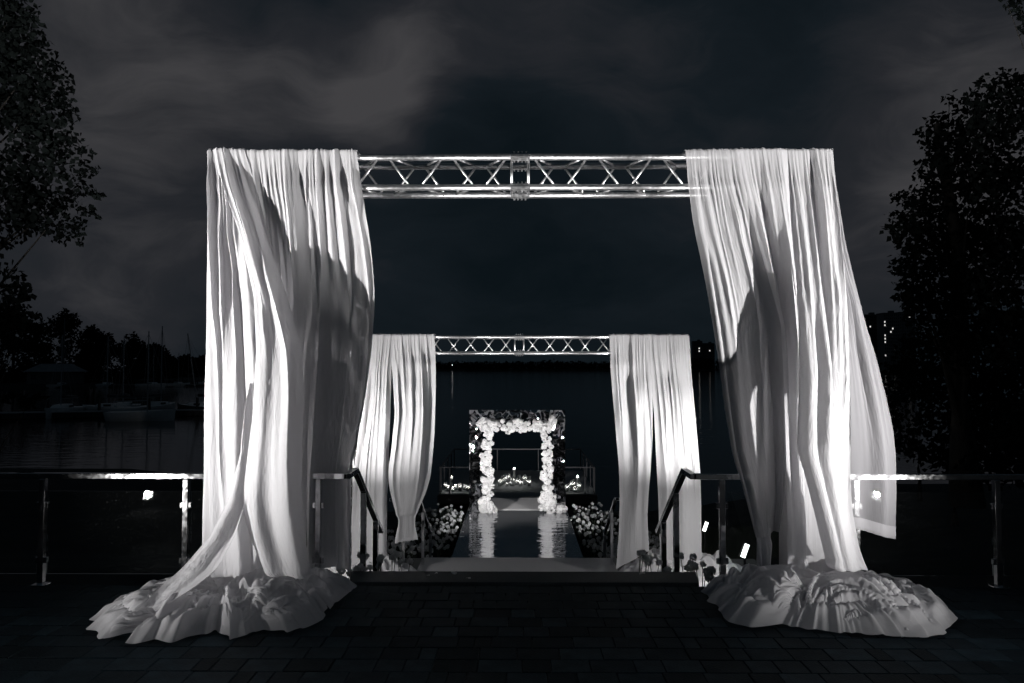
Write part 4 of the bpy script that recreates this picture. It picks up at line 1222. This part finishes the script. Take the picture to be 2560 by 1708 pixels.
def lower_rail(sg, label):
    root = empty('stair_handrail', (sg * 1.43, 10.0, Z_LAND), label, 'handrail', 'handrails of the lower stairs')
    MB().bar((0, 0, 1.09), (sg * .42, -.05, 1.085), .045).build('top_rail', M['steel'], root, bevel=.004)
    MB().bar((0, 0, 1.09), (0, 1.35, .25), .05, .045).build('slope_rail', M['steel'], root, bevel=.004)
    for (x, y, z1, z0) in ((0, .45, .80, 0), (0, 1.33, .25, -.55), (sg * .22, -.02, 1.07, 0)):
        MB().box((x, y, (z0 + z1) / 2), (.045, .045, z1 - z0)).build('post', M['steel'], root, bevel=.004)
lower_rail(-1, 'steel handrail at the left head of the lower stairs')
lower_rail(1, 'steel handrail at the right head of the lower stairs')

# ------------------------------------------------------------------ flower meshes
def blossom_mesh(seed, petals=46):
    """a ruffled head made of many small cupped petals round a core"""
    r = random.Random(seed); mb = MB()
    for k in range(petals):
        u = (k + .5) / petals
        phi = math.acos(1 - 1.75 * u); th = k * 2.39996 + r.uniform(-.3, .3)
        d = Vector((math.sin(phi) * math.cos(th), math.sin(phi) * math.sin(th), math.cos(phi)))
        t = d.cross(Vector((.3, .2, 1)).normalized()).normalized(); b = d.cross(t)
        a = r.uniform(0, PI); t, b = t * math.cos(a) + b * math.sin(a), b * math.cos(a) - t * math.sin(a)
        w = r.uniform(.26, .40); L = r.uniform(.82, 1.08)
        i = len(mb.v)
        tip = d * L
        mb.v += [tuple(d * .35), tuple(tip + t * w + b * w * .3), tuple(tip + b * w * .8 + d * r.uniform(-.12, .12)), tuple(tip - t * w + b * w * .1), tuple(tip - b * w * .7 + d * r.uniform(-.15, .1))]
        mb.f += [(i + 1, i + 2, i + 3), (i + 1, i + 3, i + 4), (i, i + 1, i + 2), (i, i + 3, i + 4)]
    return mb.mesh('blossom')
BL = []
for k in range(5):
    me = blossom_mesh(k); me.materials.append(M['petal']); BL.append(me)
BD = []
for k in range(4):
    me = blossom_mesh(20 + k, 34); me.materials.append(M['petal_dim']); BD.append(me)

# ------------------------------------------------------------------ mirror arch with flowers
AY = 19.2
arch = empty('flower_arch', (0, AY, Z_WALK + .01), 'square mirror foil arch edged with white flowers', 'flower arch')
aw, ah, fb, ad = 1.325, 2.80, .345, .42
def foil_panel(name, x0, x1, z0, z1, seed):
    """a boxed panel with slack reflective film"""
    nx, nz_ = max(6, int((x1 - x0) / .035)), max(6, int((z1 - z0) / .035))
    V = []
    for j in range(nz_ + 1):
        for i in range(nx + 1):
            x, z = x0 + (x1 - x0) * i / nx, z0 + (z1 - z0) * j / nz_
            e = min(1, min(i, nx - i) / 3) * min(1, min(j, nz_ - j) / 3)
            q = .030 * mnoise.noise(Vector((x * 3.2, seed, z * 2.6))) + .012 * mnoise.noise(Vector((x * 8, seed + 4, z * 7)))
            V.append((x, -ad / 2 - .004 + q * e, z))
    F = grid_faces(nz_ + 1, nx + 1)[:, ::-1]
    o = link(name, np_mesh(name, V, F), M['foil'], arch)
    MB().box(((x0 + x1) / 2, .0, (z0 + z1) / 2), (x1 - x0, ad, z1 - z0)).build('panel_back', M['foil'], o)
    return o
foil_panel('side_panel', -aw, -aw + fb, 0, ah - fb - .002, 1)
foil_panel('side_panel', aw - fb, aw, 0, ah - fb - .002, 5)
foil_panel('top_panel', -aw, aw, ah - fb, ah, 9)
rb = random.Random(4)
def put(x, z, s, y=None):
    y = -ad / 2 - .06 + rb.uniform(-.10, .03) if y is None else y
    link('blossom', rb.choice(BL), None, arch, (x, y, z), (rb.uniform(.7, 2.0), rb.uniform(-.6, .6), rb.uniform(0, 6.3)), (s,) * 3)
for sg in (-1, 1):
    z = .06
    while z < 2.36:
        n = 2 if rb.random() < .62 else 3
        for k in range(n):
            u = (k + .5) / n
            put(sg * (.83 + .02 * math.sin(z * 5) + (u - .5) * .25 + rb.uniform(-.045, .045)), z + rb.uniform(-.07, .07), rb.choice((.045, .06, .07, .08, .095)))
        z += .085
    for k in range(16):     # fuller foot
        put(sg * rb.uniform(.62, 1.12) if sg < 0 else rb.uniform(.62, 1.30), rb.uniform(.04, .42) * rb.random() ** .3 + .03, rb.uniform(.08, .125), -ad / 2 - rb.uniform(.05, .22))
x = -.98
while x < 1.0:
    for k in range(3):
        put(x + rb.uniform(-.05, .05), 2.38 + (k - 1) * .085 + rb.uniform(-.04, .04) - .05 * math.sin(x * 7) ** 2, rb.choice((.045, .06, .07, .085)))
    x += .088
for sg in (-1, 1):
    for k in range(5): put(sg * rb.uniform(.85, 1.08), rb.uniform(2.35, 2.58), rb.uniform(.07, .10))

# ------------------------------------------------------------------ flower beds beside the lower stairs and mirror
def flower_bed(sg, label, seed):
    r = random.Random(seed)
    root = empty('flower_bed', (sg * 2.1, 15, Z_WALK), label, 'flower bed', 'flower beds beside the mirror floor')
    O = Vector((sg * 2.1, 15, Z_WALK))
    stems = MB(); heads = []
    tries = 0
    def gz(x, y): return bank_h(x, y) if abs(x) > 2.0 else bank_h(math.copysign(2.01, x), y) - .08
    while len(heads) < 285 and tries < 9000:
        tries += 1
        y = 11.2 + 7.9 * r.random() ** .85
        x = 1.46 + (1.05 + .6 * (y < 16)) * r.random()
        g0 = gz(sg * x, y)
        hgt = r.uniform(.22, .42) + (.18 if y > 17.5 else 0) * r.random()
        if any(abs(h[0] - x) < .07 and abs(h[1] - y) < .12 for h in heads): continue
        heads.append((x, y, g0 + hgt))
        a = Vector((sg * x + r.uniform(-.05, .05), y + r.uniform(-.05, .05), g0 - .03)) - O
        b = Vector((sg * x, y, g0 + hgt - .02)) - O
        stems.tube([a, (a + b) / 2 + Vector((r.uniform(-.02, .02), 0, 0)), b], .004, 4, False)
        link('blossom', r.choice(BD), None, root, Vector((sg * x, y, g0 + hgt)) - O, (r.uniform(-.5, .9), r.uniform(-.4, .4), r.uniform(0, 6.3)), (r.uniform(.030, .048),) * 3)
    tag(stems.build('stems', M['stem'], root), kind='stuff')
    # leafy ground cover
    n = 2600; rr = np.random.default_rng(seed)
    xx = 1.42 + 1.7 * rr.random(n); yy = 11.1 + 8.2 * rr.random(n)
    cs = np.array([(sg * a, b, gz(sg * a, b) + .02 + .14 * rr.random()) for a, b in zip(xx, yy)])
    V, F = leaf_cloud(cs, [.05] * n, [2] * n, .09, seed + 1)
    tag(link('greenery', np_mesh('greenery', V - np.array(O), F, False), M['leaf'], root), kind='stuff')
    return root
flower_bed(-1, 'bed of pale pompom flowers left of the mirror floor', 3)
flower_bed(1, 'bed of pale pompom flowers right of the mirror floor', 4)

def grass_patch(x0, x1, y0, y1, n, seed, label):
    rr = np.random.default_rng(seed)
    x = x0 + (x1 - x0) * rr.random(n); y = y0 + (y1 - y0) * rr.random(n)
    z = np.array([bank_h(a, b) for a, b in zip(x, y)])
    h = .08 + .12 * rr.random(n); lx, ly = rr.normal(size=n) * .05, rr.normal(size=n) * .05
    w = .006
    V = np.stack([np.stack([x - w, y, z], -1), np.stack([x + w, y, z], -1), np.stack([x + lx, y + ly, z + h], -1)], 1).reshape(-1, 3)
    tag(link('grass', np_mesh('grass', V, np.arange(3 * n).reshape(n, 3), False), M['grass']), label, 'grass', kind='stuff')
grass_patch(-6.5, -2.0, 13.2, 17.5, 14000, 1, 'grass on the bank left of the flower bed')
grass_patch(2.0, 6.5, 13.2, 17.5, 14000, 2, 'grass on the bank right of the flower bed')

# white flower sprigs along the head of the stairs
def sprig(px, py, Y, n, seed, label, ground_py=1345, hs=1.0):
    r = random.Random(seed)
    top = at(px, py, Y)
    root = empty('flower_sprig', (top.x, top.y, top.z - .30), label, 'flower sprig', 'white flower sprigs at the head of the stairs')
    for k in range(n):
        x, y, z = r.uniform(-.055, .055), r.uniform(-.05, .05), .30 + r.uniform(-.07, .03)
        MB().tube([(x * .2, y * .2, -.05), (x * .6, y * .6, z * .55), (x, y, z - .01)], .0035, 5, False).build('stem', M['stem'], root)
        link('blossom', r.choice(BL), None, root, (x, y, z), (r.uniform(-.3, .4), r.uniform(-.3, .3), r.uniform(0, 6)), (r.uniform(.026, .034),) * 3)
for i, (px, py, Y, n, lb) in enumerate([
    (823, 1296, 5.98, 3, 'sprig at the left corner of the stair head'),
    (840, 1280, 6.15, 2, 'tall sprig just left of the first left stair post'),
    (860, 1288, 6.2, 3, 'sprig between the two left stair posts'),
    (876, 1284, 6.25, 3, 'sprig touching the second left stair post'),
    (900, 1274, 6.5, 3, 'sprig just right of the second left stair post'),
    (918, 1276, 6.4, 2, 'sprig leaning right at the left stairs'),
    (930, 1278, 6.4, 2, 'rightmost sprig at the left stairs'),
    (790, 1315, 5.85, 4, 'bright lit sprig beside the left fabric heap'),
    (1466, 1274, 6.5, 3, 'leftmost sprig at the right stairs'),
    (1482, 1275, 6.5, 3, 'sprig left of the first right stair post'),
    (1500, 1284, 6.3, 2, 'low sprig touching the first right stair post'),
    (1540, 1290, 6.2, 3, 'sprig between the two right stair posts'),
    (1575, 1284, 6.2, 3, 'sprig just right of the second right stair post'),
    (1592, 1290, 6.1, 3, 'second sprig right of the right stair posts'),
    (1610, 1296, 6.0, 3, 'sprig over the right corner of the stair head'),
    (1626, 1302, 5.95, 3, 'sprig bending towards the right fabric heap'),
    (1632, 1316, 5.85, 3, 'lowest sprig beside the right fabric heap')]):
    sprig(px, py, Y, n, 60 + i, 'white flower ' + lb)

# petals on the granite edge
for i, (px, py, w, lb) in enumerate([(981, 1322, .020, 'small white petal left of the others on the stair edge'), (1001, 1317, .018, 'tiny white petal between two larger ones on the stair edge'), (1042, 1316, .040, 'largest white petal on the left of the stair edge'),
                                     (1075, 1328, .020, 'faint white petal at the paving joint'), (1474, 1317, .036, 'single long white petal on the right of the stair edge')]):
    p = on_z(px, py, .012)
    mb = MB(); m = 10
    mb.v = [(0, 0, .006)] + [(w * math.cos(2 * PI * k / m), w * .55 * math.sin(2 * PI * k / m), .002 + .006 * (math.sin(4 * PI * k / m) > 0)) for k in range(m)]
    mb.f = [(0, 1 + k, 1 + (k + 1) % m) for k in range(m)]
    o = mb.build('petal', M['petal']); o.location = (p.x, p.y, .013); o.rotation_euler = (0, 0, i)
    tag(o, lb, 'petal', 'petals on the stair edge')

# ------------------------------------------------------------------ candles
def candle(x, y, h, waxh, dia, label):
    root = empty('candle', (x, y, Z_DECK + .002), label, 'candle', 'candles in glass cylinders on the pontoon')
    r = dia / 2
    if h > 0:
        MB().lathe([(0, .004), (r, .004), (r, h), (r - .006, h), (r - .006, .012), (0, .012)], 14).build('glass_cylinder', M['vase'], root, True)
    MB().lathe([(0, .014), (r * .72, .014), (r * .74, waxh * .95), (r * .66, waxh), (r * .3, waxh - .006), (0, waxh - .008)], 14).build('wax', M['wax'], root, True)
    MB().tube([(0, 0, waxh - .01), (.002, 0, waxh + .015)], .002, 5).build('wick', M['black'], root)
    MB().lathe([(0, 0), (.011, .012), (.014, .026), (.008, .05), (0, .075)], 8, (0, 0, waxh + .012)).build('flame', M['flame'], root, True)
def zoom4(px): return (1140 + px / 5.6) / 1.08936
def zoom3(px): return (850 + px / 3.408) / 1.08936
cn = 0
mid = [(610, .26, .17, 26.6), (640, .30, .14, 26.9), (662, .36, .20, 27.2), (690, .34, .16, 27.4), (712, .22, .12, 26.5), (740, .38, .24, 27.3), (775, .20, .10, 26.7), (800, .34, .24, 26.6), (815, .55, .50, 27.5), (850, .22, .12, 26.9),
       (880, .36, .15, 27.0), (908, .30, .13, 26.6), (945, .25, .14, 27.3), (965, .38, .24, 26.9), (1005, .22, .12, 27.2), (1025, .38, .15, 26.6)]
ORD = ['first', 'second', 'third', 'fourth', 'fifth', 'sixth', 'seventh', 'eighth', 'ninth', 'tenth', 'eleventh', 'twelfth', 'thirteenth', 'fourteenth', 'fifteenth', 'sixteenth']
for i, (zx, h, wh, Y) in enumerate(mid):
    p = at(zoom4(zx), 1100, Y)
    candle(p.x, Y, h, wh, .13, ('tallest candle in the middle cluster' if i == 8 else f'{ORD[i]} glass candle from the left in the middle cluster under the arch'))
for i, (zx, h, wh, Y) in enumerate([(900, .28, .16, 25.8), (925, .2, .12, 25.5), (950, .50, .42, 25.9), (962, .18, .10, 25.4), (985, .2, .13, 25.7), (1022, .30, .18, 25.5), (1062, .22, .12, 25.8), (1090, .24, .13, 25.5)]):
    p = at(zoom3(zx), 1100, Y)
    candle(p.x, Y, h, wh, .13, ('tallest candle left of the arch' if i == 2 else f'{ORD[i]} glass candle from the left in the group left of the arch'))
for i, (zx, h, wh, Y) in enumerate([(1932, .26, .14, 25.5), (1955, .22, .12, 25.9), (1972, .38, .24, 25.6), (1990, .36, .20, 26.0), (2004, .20, .11, 25.4), (2024, .48, .44, 25.9), (2038, .34, .20, 25.5)]):
    p = at(zoom3(zx), 1100, Y)
    candle(p.x, Y, h, wh, .13, ('tallest candle right of the arch' if i == 5 else f'{ORD[i]} glass candle from the left in the group right of the arch'))

# ------------------------------------------------------------------ floodlights near the farther arch
flood_light((2.76, 8.4, -.46), (1.75, 9.85, 3.9), 'bright tilted floodlight behind the right railing glass', 600, 112, 20, bank_h(2.76, 8.4), 42)
flood_light((3.43, 12.6, -1.14), (.7, 19.0, -.9), 'smaller bright floodlight farther down the right bank', 2300, 37, 20, bank_h(3.43, 12.6))
flood_light((-2.72, 8.4, -.46), (-1.75, 9.85, 3.9), 'floodlight glowing through the left curtains near the heap', 600, 112, -20, bank_h(-2.72, 8.4), 42)
flood_light((-2.85, 12.6, -1.14), (-.5, 19.0, -.9), 'floodlight on the left bank hidden behind the farther curtain', 3300, 38, -20, bank_h(-2.85, 12.6))
